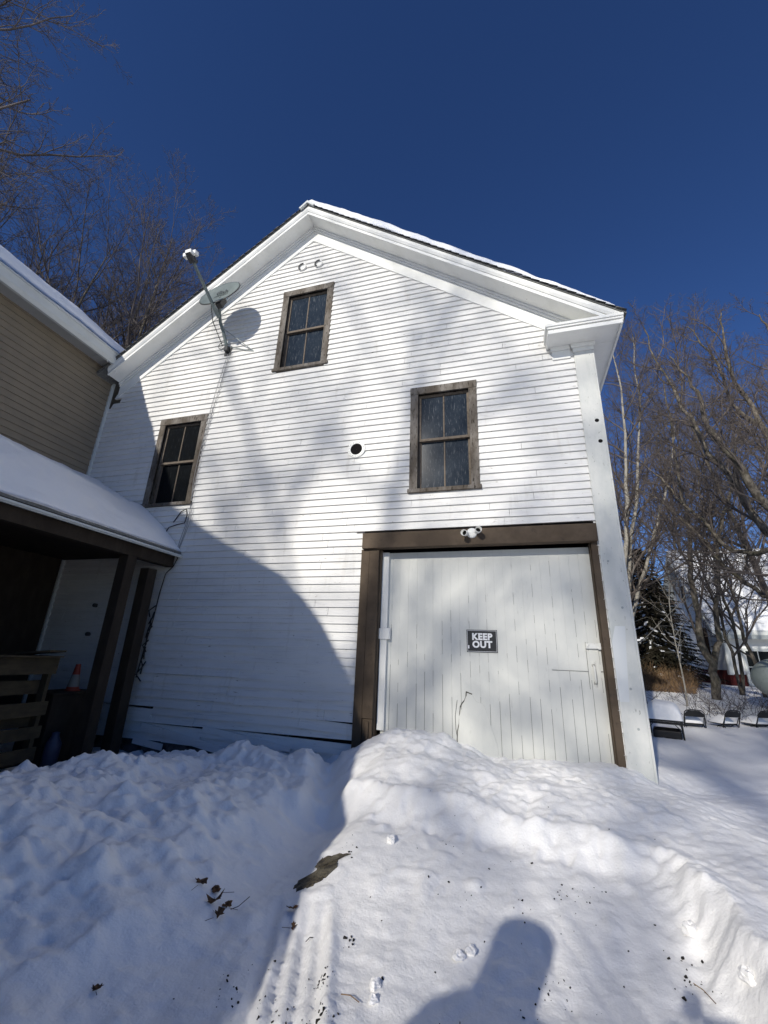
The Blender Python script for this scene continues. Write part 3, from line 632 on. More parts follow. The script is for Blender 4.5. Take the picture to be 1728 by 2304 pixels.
near_ = sst(.5, 2.2, -yy); prof = prof + near_*.11*np.sin(np.clip(dd/2.2, 0, 1)*math.pi)+.04*fbm(xx, yy, 1.6, 3)*np.clip(dd*3, 0, 1)+.012*fbm(xx, yy, 9, 7, 3)
xx2 = xx+.04*fbm(yy, yy*0, 1.8, 14)*(UU < .06)
A = np.stack([xx2.ravel(), yy.ravel(), np.maximum(prof, bs+.01).ravel()], 1); Bv = np.stack([xx2.ravel(), yy.ravel(), (bs+.002).ravel()], 1); I = np.arange(nu*nv).reshape(nv, nu); N = nu*nv
F1 = np.stack([I[:-1, :-1].ravel(), I[:-1, 1:].ravel(), I[1:, 1:].ravel(), I[1:, :-1].ravel()], 1); rim = list(I[0, :])+list(I[1:, -1])+list(I[-1, -2::-1])+list(I[-2:0:-1, 0])
F2 = np.array([(rim[i], rim[(i+1) % len(rim)], rim[(i+1) % len(rim)]+N, rim[i]+N) for i in range(len(rim))])
o = npmesh('snow_cover', np.vstack([A, Bv])-np.array(pr_.location), np.vstack([F1, F2]), snow, pr_); o.parent = rp
b = MB(); b.box(-5.21, -5.055, -.43, -.27, -1.6, 1.12); tag(obj('cut_off_post', b, darkwood, bevel=.004, origin=(-5.13, -.35, -1.4)), 'dark square post sawn off short of the porch roof beside the clapboards', 'post')

# things under the porch
pl = thing('pallet', 'grey wooden pallet stood on edge under the dark porch', 'pallet', (-5.32, -1.8, -1.4))
for z0, z1 in [(-.33, -.145), (-.78, -.63), (-1.02, -.89), (-1.25, -1.11), (-1.47, -1.33)]:
    b = MB(); b.box(-5.315, -5.295, -2.6, -1.22, z0, z1); obj('slat', b, pallet, pl, bevel=.003)
for y in (-2.5, -1.9, -1.30):
    b = MB(); b.box(-5.41, -5.316, y, y+.045, -1.45, -.16); obj('stringer', b, pallet, pl)
for z0, z1 in [(-.55, -.40), (-.90, -.79), (-1.3, -1.18)]:
    b = MB(); b.box(-5.43, -5.411, -2.6, -1.22, z0, z1); obj('rear_slat', b, pallet, pl)
b = MB(); b.box(-5.9, -5.2, -2.3, -1.25, -.142, -.125); b.obox((-5.45, -1.35, -.09), (1, .3, .1), (-.3, 1, 0), (0, 0, 1), .2, .14, .012); tag(obj('scrap_board', b, pallet, origin=(-5.5, -1.8, -.14)), 'loose scrap boards lying on top of the upright pallet', 'boards')
bn = MB(); bn.box(-5.9, -5.45, -1.05, -.45, -1.42, -.57); bn.box(-5.92, -5.43, -1.07, -.43, -.6, -.56); tag(obj('storage_bin', bn, darkwood, bevel=.02, origin=(-5.7, -.75, -1.42)), 'dark lidded storage bin under the porch behind the post', 'bin')
cn = thing('traffic_cone', 'small orange traffic cone with a white band standing on a dark bin', 'traffic cone', (-5.58, -.72, -.56))
b = MB(); b.ring((-5.58, -.72, -.56), (0, 0, 1), [(.09, 0), (.09, .02), (.075, .02), (.067, .05), (.0445, .2), (.028, .33), (.001, .331)], 20); obj('body', b, redm, cn)
b = MB(); b.ring((-5.58, -.72, -.56), (0, 0, 1), [(.070, .05), (.046, .2)], 20); obj('band', b, conew, cn)
b = MB(); b.ring((-5.35, -.98, -1.42), (0, 0, 1), [(.001, 0), (.08, .01), (.085, .3), (.04, .38), (.04, .42), (.001, .43)], 16); tag(obj('jug', b, bluem, smooth=True, origin=(-5.35, -.98, -1.42)), 'pale blue plastic jug on the porch floor beside the pallet', 'jug')
for i, z_ in enumerate((.62, .18)):
    b = MB(); b.ring((-6.35, -.022, z_), (0, -1, 0), [(.03, 0), (.03, .05), (.02, .06), (.001, .06)], 14); obj('wall_fitting', b, steel, barn)

# ------------------------------------------------------------------ unseen shape added beside the drive only to throw the curved shade
uv = [(-9, 3.2), (-7.2, 3.0), (-5.9, 2.55), (-5.19, 2.2), (-4.74, 1.93), (-4.2, 1.60), (-3.86, 1.43), (-3.18, 1.11), (-2.76, .77), (-2.4, .38), (-2.1, -.07), (-1.92, -.44), (-1.30, -1.75), (-.86, -2.45), (-.48, -3.0), (-.10, -3.6), (-.10, -6.5), (-9, -6.5)]
yp = -6.4; pf = [(u_-.2675*(-yp), v_+.51*(-yp)) for u_, v_ in uv]
b = MB(); n = len(pf); vs = [(p[0], yp, p[1]) for p in pf]+[(p[0]-.35, yp-1.2, p[1]-.05) for p in pf]
b.add(vs, [tuple(range(n)), tuple(range(2*n-1, n-1, -1))]+[(i, i+n, (i+1) % n+n, (i+1) % n) for i in range(n)])
tag(obj('shade_blocker', b, blocker_mat, origin=(-4, -6.8, -1.5)), 'unseen shape added beside the drive to cast the curved shade at left', 'blocker')

# ------------------------------------------------------------------ trees
class Tubes:
    def __init__(s): s.V = []; s.F = []; s.n = 0
    def add(s, P, r, k):
        P = np.asarray(P, float); r = np.asarray(r, float); m = len(P)
        T = np.empty_like(P); T[1:-1] = P[2:]-P[:-2]; T[0] = P[1]-P[0]; T[-1] = P[-1]-P[-2]
        T /= np.linalg.norm(T, axis=1, keepdims=True)+1e-9
        ref = np.array([.3, .5, .81]) if abs(T[0, 2]) < .8 else np.array([1., .2, .1])
        A = np.cross(T, ref); A /= np.linalg.norm(A, axis=1, keepdims=True)+1e-9; B = np.cross(T, A)
        a = 2*np.pi*np.arange(k)/k
        V = P[:, None]+(A[:, None]*np.cos(a)[None, :, None]+B[:, None]*np.sin(a)[None, :, None])*r[:, None, None]
        s.V.append(V.reshape(-1, 3))
        i = np.arange(m-1)[:, None]*k; j = np.arange(k)[None]; j2 = (j+1) % k
        s.F.append((np.stack([i+j, i+j2, i+k+j2, i+k+j], -1).reshape(-1, 4))+s.n); s.n += m*k
    def mesh(s, name, mt, parent):
        V = np.vstack(s.V)-np.array(parent.location); return npmesh(name, V, np.vstack(s.F), mt, parent)
def nrm_(v): return v/(np.linalg.norm(v)+1e-9)
def walk(rg, p, d, L, n, wig, trop):
    P = [p]; st = L/n
    for i in range(n):
        d = nrm_(d+rg.normal(0, wig, 3)+np.array([0, 0, trop])); p = p+d*st; P.append(p)
    return np.array(P)
def sprout(rg, tb, P, r, lev, spec):
    """spec[lev] = (count, t0, angle_lo, angle_hi, len_ratio, wiggle, tropism, sides)"""
    if lev >= len(spec): return
    cnt, t0, alo, ahi, lr, wig, trop, sides = spec[lev]
    seg = np.linalg.norm(np.diff(P, axis=0), axis=1); cum = np.concatenate([[0], np.cumsum(seg)]); Lp = cum[-1]
    n = max(1, int(round(cnt*rg.uniform(.8, 1.2)))); ph = rg.uniform(0, 6.28)
    for i in range(n):
        t = t0+(1-t0)*(i+rg.uniform(.1, .9))/n; s = t*Lp; q = np.array([np.interp(s, cum, P[:, c]) for c in range(3)])
        j = min(np.searchsorted(cum, s, side='right')-1, len(P)-2); d = nrm_(P[j+1]-P[j]); rr = np.interp(s, cum, r)
        a = R(rg.uniform(alo, ahi)); ph += 2.4+rg.uniform(-.5, .5)
        u = nrm_(np.cross(d, [.31, .2, .93])); w = np.cross(d, u); nd = nrm_(d*math.cos(a)+(u*math.cos(ph)+w*math.sin(ph))*math.sin(a))
        if nd[2] < -.25: nd[2] *= .3
        L = Lp*lr*(1.15-.72*t)*rg.uniform(.75, 1.25)
        m = 7 if lev == 0 else (5 if lev == 1 else 4 if lev == 2 else 3)
        C_ = walk(rg, q, nd, L, m, wig, trop); r0 = min(rr*.72, .0108*L+.0022); rad = np.linspace(r0, max(r0*.25, TMIN), len(C_))
        tb.add(C_, rad, sides); sprout(rg, tb, C_, rad, lev+1, spec)
TMIN = .0040
twigr = mat('sunlit_twig_bark', (.085, .072, .064), .85, .1, [(1.5, U, .42, .7, (.165, .138, .12))])  # lighter copy of the twig bark with sunlight put into the colour
SPEC = [(18, .25, 25, 52, .44, .09, .09, 6), (10, .2, 22, 50, .46, .12, .07, 4), (7, .15, 22, 55, .46, .15, .05, 3), (3, .1, 25, 55, .50, .16, .03, 3)]
def bare_tree(name, label, x, y, h, seed, r0=.16, lean=(0, 0), group=None, spec=SPEC, mt=bark, mtw=twig, zb=None, stems=1, spread=.25, kids=True):
    rg = np.random.default_rng(seed); zb = gz(x, y)-.1 if zb is None else zb
    t = thing(name, label, 'tree', (x, y, zb+.1), group)
    tr = Tubes(); cr0 = Tubes()
    for s_ in range(stems):
        a = 6.28*s_/max(stems, 1)+seed; d = np.array([lean[0]+spread*math.cos(a)*(stems > 1), lean[1]+spread*math.sin(a)*(stems > 1), 1.])
        off = np.array([.12*math.cos(a), .12*math.sin(a), 0])*(stems > 1)
        P = walk(rg, np.array([x, y, zb])+off, nrm_(d), h*rg.uniform(.86, 1)*(1 if stems == 1 else .95), 12, .035, .03)
        rad = np.interp(np.linspace(0, 1, 13), [0, .05, .5, 1], [r0*1.35, r0, r0*.5, .012])
        tr.add(P, rad, 9); sprout(rg, cr0, P, rad, 0, spec)
    tr.mesh('trunk', mt, t); cr0.mesh('crown', mtw, t)
    return t
# left group, behind the roofs
LT = [(-14.6, 4.6, 18.6, 'bare tree standing right behind the satellite dish and left barn eave', .15, 2), (-17.0, 4.6, 20.0, 'bare many branched tree behind the lowest corner where the two roofs meet', .16, 3), (-17.2, 2.0, 20.5, 'tall bare tree above the middle of the tan house roof', .17, 2),
      (-16.5, -1.0, 17.5, 'bare tree above the snowy tan house roof near the left edge', .14, 3), (-19.5, 7.8, 19, 'bare tree farther back between the two taller ones behind the roofs', .15, 2), (-12.0, 6.0, 14.6, 'slender bare tree just beyond the barn roof edge by the dish', .10, 2)]
for i, (x, y, h, lab, r0, st) in enumerate(LT):
    bare_tree('bare_tree', lab, x, y, h, 100+i, r0, (.04*math.sin(i), .03), 'bare trees behind the roofs', stems=st, zb=-1.4, spread=.16)
# big tree at the far left whose long flat limbs hang over the frame
SP2 = [(26, .22, 60, 88, .30, .09, -.01, 6), (10, .12, 25, 55, .42, .14, .0, 4), (8, .12, 25, 60, .42, .18, .0, 3), (5, .1, 25, 65, .45, .2, .0, 3)]
bare_tree('bare_tree', 'large bare tree with long flat limbs reaching in from the left edge of the sky', -15.3, -2.2, 24, 140, .25, (-.0, .0), 'bare trees behind the roofs', spec=SP2, zb=-1.4)
# trees behind the photographer (they dapple the wall)
for i, (x, y, h, lab) in enumerate([(-10.9, -25, 22, 'bare tree behind the photographer left of the drive'), (-5.0, -31, 25, 'tall bare tree farthest behind the photographer'), (-13.2, -29, 21, 'bare tree behind the photographer farthest to the left'), (-3.2, -24, 19.5, 'bare tree behind the photographer right of the drive')]):
    bare_tree('shade_tree', lab, x, y, h, 170+i, .36, (0, 0), 'bare trees behind the photographer', zb=-1.4, spec=[(15, .33, 28, 60, .46, .10, .05, 6), (9, .2, 25, 55, .48, .13, .04, 4), (8, .15, 25, 60, .48, .16, .03, 3), (3, .1, 25, 60, .48, .16, .03, 3)])

TMIN = .0022
# right group. limb polylines: (azimuth deg, tan elevation, distance) seen from the drive, turned into places in the yard
def pol(az, te, d): return np.array([math.sin(R(az))*d, -5.4+math.cos(R(az))*d, te*d])
def hand_tree(name, label, limbs, seed, spec, mt=bark, mtw=twigr, group='bare trees in the yard'):
    rg = np.random.default_rng(seed); b0 = pol(*limbs[0][0][0]); t = thing(name, label, 'tree', tuple(b0), group); tr = Tubes(); cr0 = Tubes()
    for pts, ra, rb_ in limbs:
        K = np.array([pol(*p) for p in pts]); m = (len(K)-1)*4+1; u = np.linspace(0, len(K)-1, m); Q = np.array([np.interp(u, range(len(K)), K[:, c]) for c in range(3)]).T
        for _ in range(2): Q[1:-1] = (Q[:-2]+Q[1:-1]*2+Q[2:])/4
        Q[1:-1] += rg.normal(0, .02, Q[1:-1].shape); rad = np.linspace(ra*.82, rb_*.8, m)*(1+rg.normal(0, .05, m)); Q[1:-1] += .035*np.sin(np.arange(1, m-1)[:, None]*rg.uniform(.7, 1.3, 3)+rg.uniform(0, 6, 3))
        tr.add(Q, rad, 9); sprout(rg, cr0, Q, rad, 0, spec)
    tr.mesh('trunk', mt, t); cr0.mesh('crown', mtw, t); return t
HS = [(15, .16, 25, 55, .28, .12, .05, 5), (9, .15, 25, 55, .45, .15, .04, 4), (7, .1, 25, 60, .45, .17, .03, 3), (3, .1, 25, 60, .5, .18, .03, 3)]
hand_tree('maple_tree', 'forked maple in the snow in front of the far white house', [
    ([(20.0, -.075, 14), (19.9, .00, 14), (19.7, .04, 14), (19.4, .12, 14), (20.0, .21, 14), (20.4, .30, 14), (20.4, .42, 14), (20.8, .6, 14)], .13, .025),
    ([(20.0, .0, 14), (20.9, .05, 14), (21.5, .12, 14.1), (22.1, .20, 14.2), (23.5, .28, 14.3), (25.5, .36, 14.5), (27, .48, 14.8)], .09, .025)], 11, HS)
hand_tree('maple_tree', 'two stemmed thin maple just right of the forked one', [
    ([(22.0, -.07, 15), (21.8, .03, 15), (21.0, .15, 15), (20.4, .28, 15), (20.0, .45, 15)], .055, .015),
    ([(22.1, -.07, 15), (22.4, .06, 15), (22.2, .18, 15), (22.1, .32, 15), (22.8, .52, 15)], .055, .015),
    ([(23.7, -.07, 15), (23.3, .03, 15), (22.8, .12, 15), (22.7, .25, 15), (22.6, .45, 15)], .06, .015)], 12, HS)
hand_tree('maple_tree', 'large maple leaning in from the right edge with long bare limbs', [
    ([(33.0, -.06, 10), (32, .08, 10), (29.5, .16, 10), (27.4, .21, 10.2), (25.2, .33, 10.5), (23.2, .44, 10.8), (22.4, .52, 11), (20.6, .64, 11.2), (19.9, .76, 11.5)], .13, .015),
    ([(29.5, .16, 10), (28.2, .25, 9.7), (26.0, .36, 9.6), (24.2, .47, 9.6), (23.6, .58, 9.8), (22.0, .66, 10)], .11, .015),
    ([(28.2, .22, 10), (25, .19, 10.8), (22.6, .24, 11.2), (20.5, .31, 11.6), (18.6, .38, 12), (16.6, .43, 12.2)], .07, .012),
    ([(29.8, .12, 10), (26, .11, 10.8), (23.4, .16, 11.2), (21, .25, 11.6), (18.0, .33, 12), (15.6, .36, 12.2)], .06, .012)], 13, HS)
hand_tree('maple_tree', 'second large maple at the right edge with steeply rising limbs', [
    ([(35.0, -.06, 12), (33, .15, 12), (30.6, .30, 12), (28.5, .42, 12), (27.6, .55, 12), (27.2, .64, 12), (27.9, .72, 12.2)], .13, .015),
    ([(31.5, .25, 12), (29.2, .40, 12.4), (26.8, .50, 12.8), (26.0, .64, 13), (24.4, .72, 13.2)], .08, .015),
    ([(32.0, .25, 12), (31.0, .45, 12.4), (31.5, .62, 12.8), (31.0, .68, 13)], .08, .015)], 14, HS)
hand_tree('aspen_tree', 'pale barked multi stemmed tree rising right beside the barn corner', [
    ([(11.6, -.02, 17), (12.7, .14, 17), (14.4, .30, 17), (15.6, .45, 17), (16.0, .62, 17), (15.8, .74, 17)], .13, .02),
    ([(11.9, -.02, 17.3), (13.3, .14, 17.3), (15.2, .30, 17.3), (17.0, .44, 17.3), (18.0, .60, 17.3), (18.5, .75, 17.3)], .11, .02),
    ([(11.7, -.02, 17.6), (13.9, .12, 17.6), (17.0, .26, 17.6), (19.3, .36, 17.6), (21, .5, 17.6)], .10, .02)], 15, HS, palebark)
RT = [(8.2, 10.5, 14.0, 'bare tree with reddish twigs behind the large leaning maple'), (12.2, 11.0, 15.0, 'bare tree with reddish twigs farthest right beyond the maples'), (10.6, 25.0, 22, 'tall bare tree behind the far white house'), (4.9, 17.0, 14.5, 'slender bare tree beyond the pale barked tree'), (15.5, 26.0, 22, 'bare tree partly hidden behind the white house roof')]
for i, (x, y, h, lab) in enumerate(RT):
    bare_tree('bare_tree', lab, x, y, h, 210+i, .11, (0, 0), 'bare trees in the yard', zb=-.9, stems=2, spread=.12)
# saplings and twiggy shrubs
for i, (az, d, h, lab) in enumerate([(13.6, 9.5, 3.3, 'thin pale sapling just right of the barn corner'), (17.2, 13, 3.4, 'thin sapling in front of the dark spruces')]):
    p = pol(az, 0, d); bare_tree('sapling', lab, p[0], p[1], h, 240+i, .022, (.02, 0), 'thin saplings', spec=[(9, .3, 30, 60, .4, .08, .05, 4), (4, .2, 30, 50, .4, .1, .03, 3)], mt=palebark, mtw=palebark)
for i, (az, d, lab) in enumerate([(16.6, 13.2, 'leftmost leafless shrub poking through the snow by the spruces'), (18.3, 12.2, 'leafless shrub poking through the snow before the maroon foundation'), (21.2, 12.8, 'leafless shrub at the foot of the forked maple'), (22.6, 13.4, 'leafless shrub between the thin maples and the tank')]):
    p = pol(az, 0, d); rg = np.random.default_rng(260+i); t = thing('shrub', lab, 'shrub', (p[0], p[1], gz(p[0], p[1])), 'leafless shrubs in the snow'); tb = Tubes()
    for k_ in range(26):
        a = rg.uniform(0, 6.28); q = np.array([p[0]+rg.uniform(-.7, .7), p[1]+rg.uniform(-.5, .5), 0]); q[2] = gz(q[0], q[1])-.05
        P = walk(rg, q, nrm_(np.array([math.cos(a)*.9, math.sin(a)*.9, rg.uniform(.5, 1.4)])), rg.uniform(.4, 1.0), 6, .18, .0); rad = np.linspace(.006, .002, 7); tb.add(P, rad, 3); sprout(rg, tb, P, rad, 0, [(5, .2, 30, 60, .45, .2, 0, 3)])
    tb.mesh('stems', twig, t)

# spruces
def spruce_tree(az, d, te_top, seed, lab, rad=2.2, zb=-1.0):
    p = pol(az, 0, d); h = te_top*d-zb; rg = np.random.default_rng(seed)
    t = thing('spruce_tree', lab, 'tree', (p[0], p[1], zb), 'dark spruces beyond the yard'); tb = Tubes(); tb.add([(p[0], p[1], zb-.3), (p[0], p[1], zb+h*.5), (p[0], p[1], zb+h)], [.16, .1, .01], 7); tb.mesh('trunk', bark, t)
    V = []; F = []; Vs = []; Fs = []
    nb = 250
    for i in range(nb):
        f = (i/nb)**.85; z = zb+h*(.03+.96*f); L = rad*(1-f)**.75*(.55 if f < .06 else 1)*rg.uniform(.6, 1.1)+.1; a = i*2.39996+rg.uniform(-.3, .3); dr = -.18-.3*(1-f)
        D = np.array([math.cos(a), math.sin(a), dr]); Sd = np.array([-math.sin(a), math.cos(a), 0])
        m = int(26*L/rad)+8
        for k_ in range(m):
            s = (k_+rg.uniform(0, 1))/m*L; q = np.array([p[0], p[1], z])+D*s+np.array([0, 0, .14*s*s/rad])
            for sg_ in (-1, 1):
                e = nrm_(D*.7+Sd*sg_*rg.uniform(.4, 1)+np.array([0, 0, rg.uniform(-.7, .15)]))*rg.uniform(.14, .32)*(1.05-.5*s/L); w = nrm_(np.cross(e, rg.normal(0, 1, 3)))*.022
                b_ = len(V); V += [q-w, q+w, q+e+w*.3, q+e-w*.3]; F.append((b_, b_+1, b_+2, b_+3))
            if rg.random() < (.26 if f < .45 else .03):
                b_ = len(Vs); w1 = Sd*rg.uniform(.02, .06); w2 = nrm_(D)*rg.uniform(.03, .12); up_ = np.array([0, 0, .05]); Vs += [q-w1-w2+up_, q+w1-w2+up_, q+w1+w2+up_*.4, q-w1+w2+up_*.4]; Fs.append((b_, b_+1, b_+2, b_+3))
    lo = np.array(t.location); nF = len(F); F2_ = [tuple(i_+len(V) for i_ in f_) for f_ in Fs]; cro = npmesh('crown', np.array(V+Vs)-lo, F+F2_, spruce, t, False)
    cro.data.materials.append(roofsnow); cro.data.polygons.foreach_set('material_index', np.array([0]*nF+[1]*len(F2_), np.int32))
for a_ in [(12.2, 21, .27, 1, 'leftmost dark spruce half hidden by the barn corner', 2.6), (14.9, 20, .235, 2, 'tallest dark spruce in view right of the barn corner', 2.4), (16.2, 23, .17, 3, 'dark spruce with snowy lower boughs nearest the far white house', 1.9), (15.6, 17.5, .04, 5, 'low young spruce in front of the taller spruces', 1.5)]:
    spruce_tree(*a_)
# dry grass belt
rg = np.random.default_rng(5); V = []; F = []
AZ = rg.uniform(11.5, 18.2, 9000); DD = rg.uniform(14.2, 17.8, 9000); GX = np.sin(np.radians(AZ))*DD; GY = -5.4+np.cos(np.radians(AZ))*DD; GZ = H(GX, GY)-.03
for i in range(9000):
    az, d = AZ[i], DD[i]; q = np.array([GX[i], GY[i], GZ[i]]); L = min(.55, .10+rg.gamma(2, .10))*(1+.4*math.sin(az*3)*math.cos(az*7.3))*(1 if d > 15.2 else .5); e = np.array([rg.normal(0, .4), rg.normal(0, .4), 1.])*L; w = nrm_(np.cross(e, rg.normal(0, 1, 3)))*.006
    b_ = len(V); V += [q-w, q+w, q+e+w*.3, q+e-w*.3]; F.append((b_, b_+1, b_+2, b_+3))
o = npmesh('dry_grass', V, F, drygrass, None, False); tag(o, 'belt of tan dry grass at the far edge of the snowy yard', 'grass', kind='stuff')
# hill
xs_ = np.linspace(-260, 420, 120); ys_ = np.linspace(70, 420, 60); XX, YY = np.meshgrid(xs_, ys_)
ZZ = -6+34*sst(60, 190, YY)*(.8+.35*fbm(XX, YY, .012, 4, 4))+2.0*fbm(XX, YY, .15, 8, 3); I = np.arange(XX.size).reshape(XX.shape)
o = npmesh('hill', np.stack([XX.ravel(), YY.ravel(), ZZ.ravel()], 1), np.stack([I[:-1, :-1].ravel(), I[:-1, 1:].ravel(), I[1:, 1:].ravel(), I[1:, :-1].ravel()], 1), hillm); tag(o, kind='structure')

# ------------------------------------------------------------------ far white house
C0 = (8.0, 15.1, -1.0); fh = thing('far_house', 'white house with a snow covered roof and maroon foundation beyond the yard', 'house', C0)
lx, dy = 13.0, 6.0; ez = 1.78; rz = 5.05; x0, y0 = C0[0], C0[1]; x1, y1 = x0+lx, y0+dy; ym = y0+dy/2
b = MB(); z = -.12
while z < ez:
    b.add([(x0, y0-.02, z), (x1, y0-.02, z), (x1, y0-.003, z+.11), (x0, y0-.003, z+.11), (x0, y0+.02, z), (x1, y0+.02, z)], [(0,1,2,3), (0,4,5,1)]); z += .105
z = .02
while z < rz-.15:
    h = max(0, (z-ez)/(rz-ez)*dy/2); a, c = y0+h, y1-h
    b.add([(x0-.02, c, z), (x0-.02, a, z), (x0-.003, a, z+.11), (x0-.003, c, z+.11), (x0+.02, c, z), (x0+.02, a, z)], [(0,1,2,3), (0,4,5,1)]); z += .105
b.box(x0+.01, x1, y0+.01, y1, -.15, ez); b.prism([(y0+.01, ez), (y1, ez), (ym, rz-.05)], x0+.01, x1, 'x')
obj('siding', b, housew, fh)
b = MB()
for i in range(11): b.box(x0-.03, x0+.01, y0+i*.55, y0+i*.55+.5, -1.3, .02)
b.box(x0+.02, x1, y0+.0, y1, -1.4, -.12); obj('foundation', b, maroon, fh)
b = MB(); b.box(x0-.03, x0+.10, y0-.05, y0-.021, -.15, ez); b.box(x0-.045, x0-.0, y0-.021, y0+.12, -.15, ez); obj('corner_board', b, vinyl, fh); b = MB(); b.box(x0-.045, x0-.021, y1-.12, y1, -.15, ez); obj('corner_board', b, vinyl, fh)
b = MB(); sl2 = (rz-ez)/(dy/2)
for s_ in (-1, 1):
    ye_ = y0-.45 if s_ < 0 else y1+.45; ze = ez-.45*sl2
    b.add([(x0-.5, ye_, ze), (x1, ye_, ze), (x1, ym, rz), (x0-.5, ym, rz), (x0-.5, ye_, ze+.14), (x1, ye_, ze+.14), (x1, ym, rz+.14), (x0-.5, ym, rz+.14)], [(0,1,2,3), (4,7,6,5), (0,4,5,1), (0,3,7,4), (1,5,6,2), (2,6,7,3)])
rfh = obj('roof', b, vinyl, fh)
b = MB(); 
for s_ in (-1, 1):
    ye_ = y0-.40 if s_ < 0 else y1+.40; ze = ez-.40*sl2+.15
    b.add([(x0-.46, ye_, ze), (x1, ye_, ze), (x1, ym, rz+.15), (x0-.46, ym, rz+.15), (x0-.44, ye_+.08*(-s_), ze+.26), (x1, ye_+.08*(-s_), ze+.26), (x1, ym, rz+.42), (x0-.44, ym, rz+.42)], [(0,1,2,3), (4,7,6,5), (0,4,5,1), (0,3,7,4), (1,5,6,2), (2,6,7,3)])
sub('snow_cover', b, roofsnow, fh, rfh)
b = MB(); b.box(x0, x1, y0-.47, y0-.40, ez-.62, ez-.46); obj('gutter', b, gutgrey, fh)
def hwin(ax, u, z0, w, h):
    b = MB(); g_ = MB()
    if ax == 'y':
        for (a, c, p, q) in [(-.11, 0, -.1, h+.1), (w, w+.11, -.1, h+.1), (0, w, h, h+.1), (0, w, -.1, 0)]: b.box(u+a, u+c, y0-.06, y0-.0, z0+p, z0+q)
        b.box(u+w/2-.015, u+w/2+.015, y0-.045, y0-.032, z0, z0+h); b.box(u, u+w, y0-.045, y0-.032, z0+h/2-.015, z0+h/2+.015); g_.box(u, u+w, y0-.03, y0-.022, z0, z0+h)
    else:
        for (a, c, p, q) in [(-.11, 0, -.1, h+.1), (w, w+.11, -.1, h+.1), (0, w, h, h+.1), (0, w, -.1, 0)]: b.box(x0-.06, x0-.0, u+a, u+c, z0+p, z0+q)
        g_.box(x0-.03, x0-.022, u, u+w, z0, z0+h)
    wn = obj('window', b, vinyl, fh); sub('pane', g_, glB, fh, wn)
for u in (8.62, 9.62, 10.62, 13.5): hwin('y', u, -.42, .80, 1.16)
for u in (1.2, 3.9): hwin('x', y0+u, .0+.45, .55, 1.25)
hwin('x', ym-.25, 3.05, .5, .7)

# ------------------------------------------------------------------ propane tank
TR = .43; tc_ = np.array([5.62, 6.60, -.13])
tk_ = thing('propane_tank', 'grey green propane tank lying in the snow at the right edge', 'tank', (6.0, 6.6, -.6))
b = MB(); prof = []
for i in range(13):
    a = math.pi/2*i/12; prof.append((max(TR*math.sin(a), .001), -.55*math.cos(a)))
prof += [(TR, 2.0)]+[(max(TR*math.cos(a), .001), 2.0+.5*math.sin(a)) for a in np.linspace(.1, math.pi/2, 9)]
b.ring(tc_, (1, .06, 0), prof, 40); obj('body', b, tankm, tk_, smooth=True)
for u in (.3, 1.7): b = MB(); b.box(tc_[0]+u-.05, tc_[0]+u+.05, tc_[1]-.3, tc_[1]+.3, -.85, -.40); obj('foot', b, gutgrey, tk_)
b = MB(); b.ring((tc_[0]+.9, tc_[1]+.05, tc_[2]+TR-.02), (0, 0, 1), [(.16, 0), (.16, .12), (.12, .18), (.001, .2)], 20); obj('dome', b, tankm, tk_, smooth=True)
t = text_mesh('lettering', 'Hughn', .17, ink, tk_, (tc_[0]+.02, tc_[1]-.405, tc_[2]+.17), (R(66), 0, R(-3)), .012, .002, 1)

# ------------------------------------------------------------------ snowed in table and chairs
def snowcap(cx, cy_, z0, wx, wy, h, ang, pw=2.4, seed=0, n=22):
    rg = np.random.default_rng(seed); V = []; F = []; ca, sa = math.cos(ang), math.sin(ang)
    for i in range(n+1):
        for j in range(n+1):
            u = -1+2*i/n; v = -1+2*j/n; k_ = (1-abs(u)**pw)*(1-abs(v)**pw); zz = z0+h*max(k_, 0)**.55*(1+.12*u-.08*v+.05*math.sin(4*u+seed)+.04*math.sin(5*v)); X_, Y_ = u*wx, v*wy
            V.append((cx+X_*ca-Y_*sa, cy_+X_*sa+Y_*ca, zz))
    for i in range(n):
        for j in range(n): a = i*(n+1)+j; F.append((a, a+n+1, a+n+2, a+1))
    b = MB(); b.add(V, F); b.add([V[0], V[n*(n+1)], V[-1], V[n]], [(0, 3, 2, 1)]); return b
tcx, tcy, ta = 2.40, 3.60, R(-16); gzt = gz(tcx, tcy); th_ = gzt+.26
tb_ = thing('folding_table', 'black metal patio table half buried and capped with a mound of snow', 'table', (tcx, tcy, gzt))
def rot(dx, dy): return (tcx+dx*math.cos(ta)-dy*math.sin(ta), tcy+dx*math.sin(ta)+dy*math.cos(ta))
ax_ = (math.cos(ta), math.sin(ta), 0); ay_ = (-math.sin(ta), math.cos(ta), 0)
b = MB(); b.obox((tcx, tcy, th_), ax_, ay_, (0, 0, 1), .265, .38, .014)
for (dx, dy, hx_, hy_) in [(0, -.37, .255, .012), (0, .37, .255, .012), (-.255, 0, .012, .37), (.255, 0, .012, .37)]:
    p = rot(dx, dy); b.obox((p[0], p[1], th_-.035), ax_, ay_, (0, 0, 1), hx_, hy_, .018)
obj('table_top', b, black, tb_)
for (dx, dy) in [(-.245, -.36), (.245, -.36), (-.245, .36), (.245, .36)]:
    p = rot(dx, dy); q = rot(dx*1.03, dy*1.03); b = MB(); b.tube([(p[0], p[1], th_-.01), (q[0], q[1], gzt-.25)], .014, 8)
    e = rot(dx*.55, dy); b.tube([(e[0], e[1], th_-.03), ((p[0]+q[0])/2, (p[1]+q[1])/2, th_-.16)], .006, 6)
    obj('leg', b, black, tb_)
b = MB(); b.obox((tcx, tcy-.1, gzt+.05), ax_, ay_, (0, 0, 1), .20, .25, .06); obj('lower_shelf', b, black, tb_, bevel=.02)
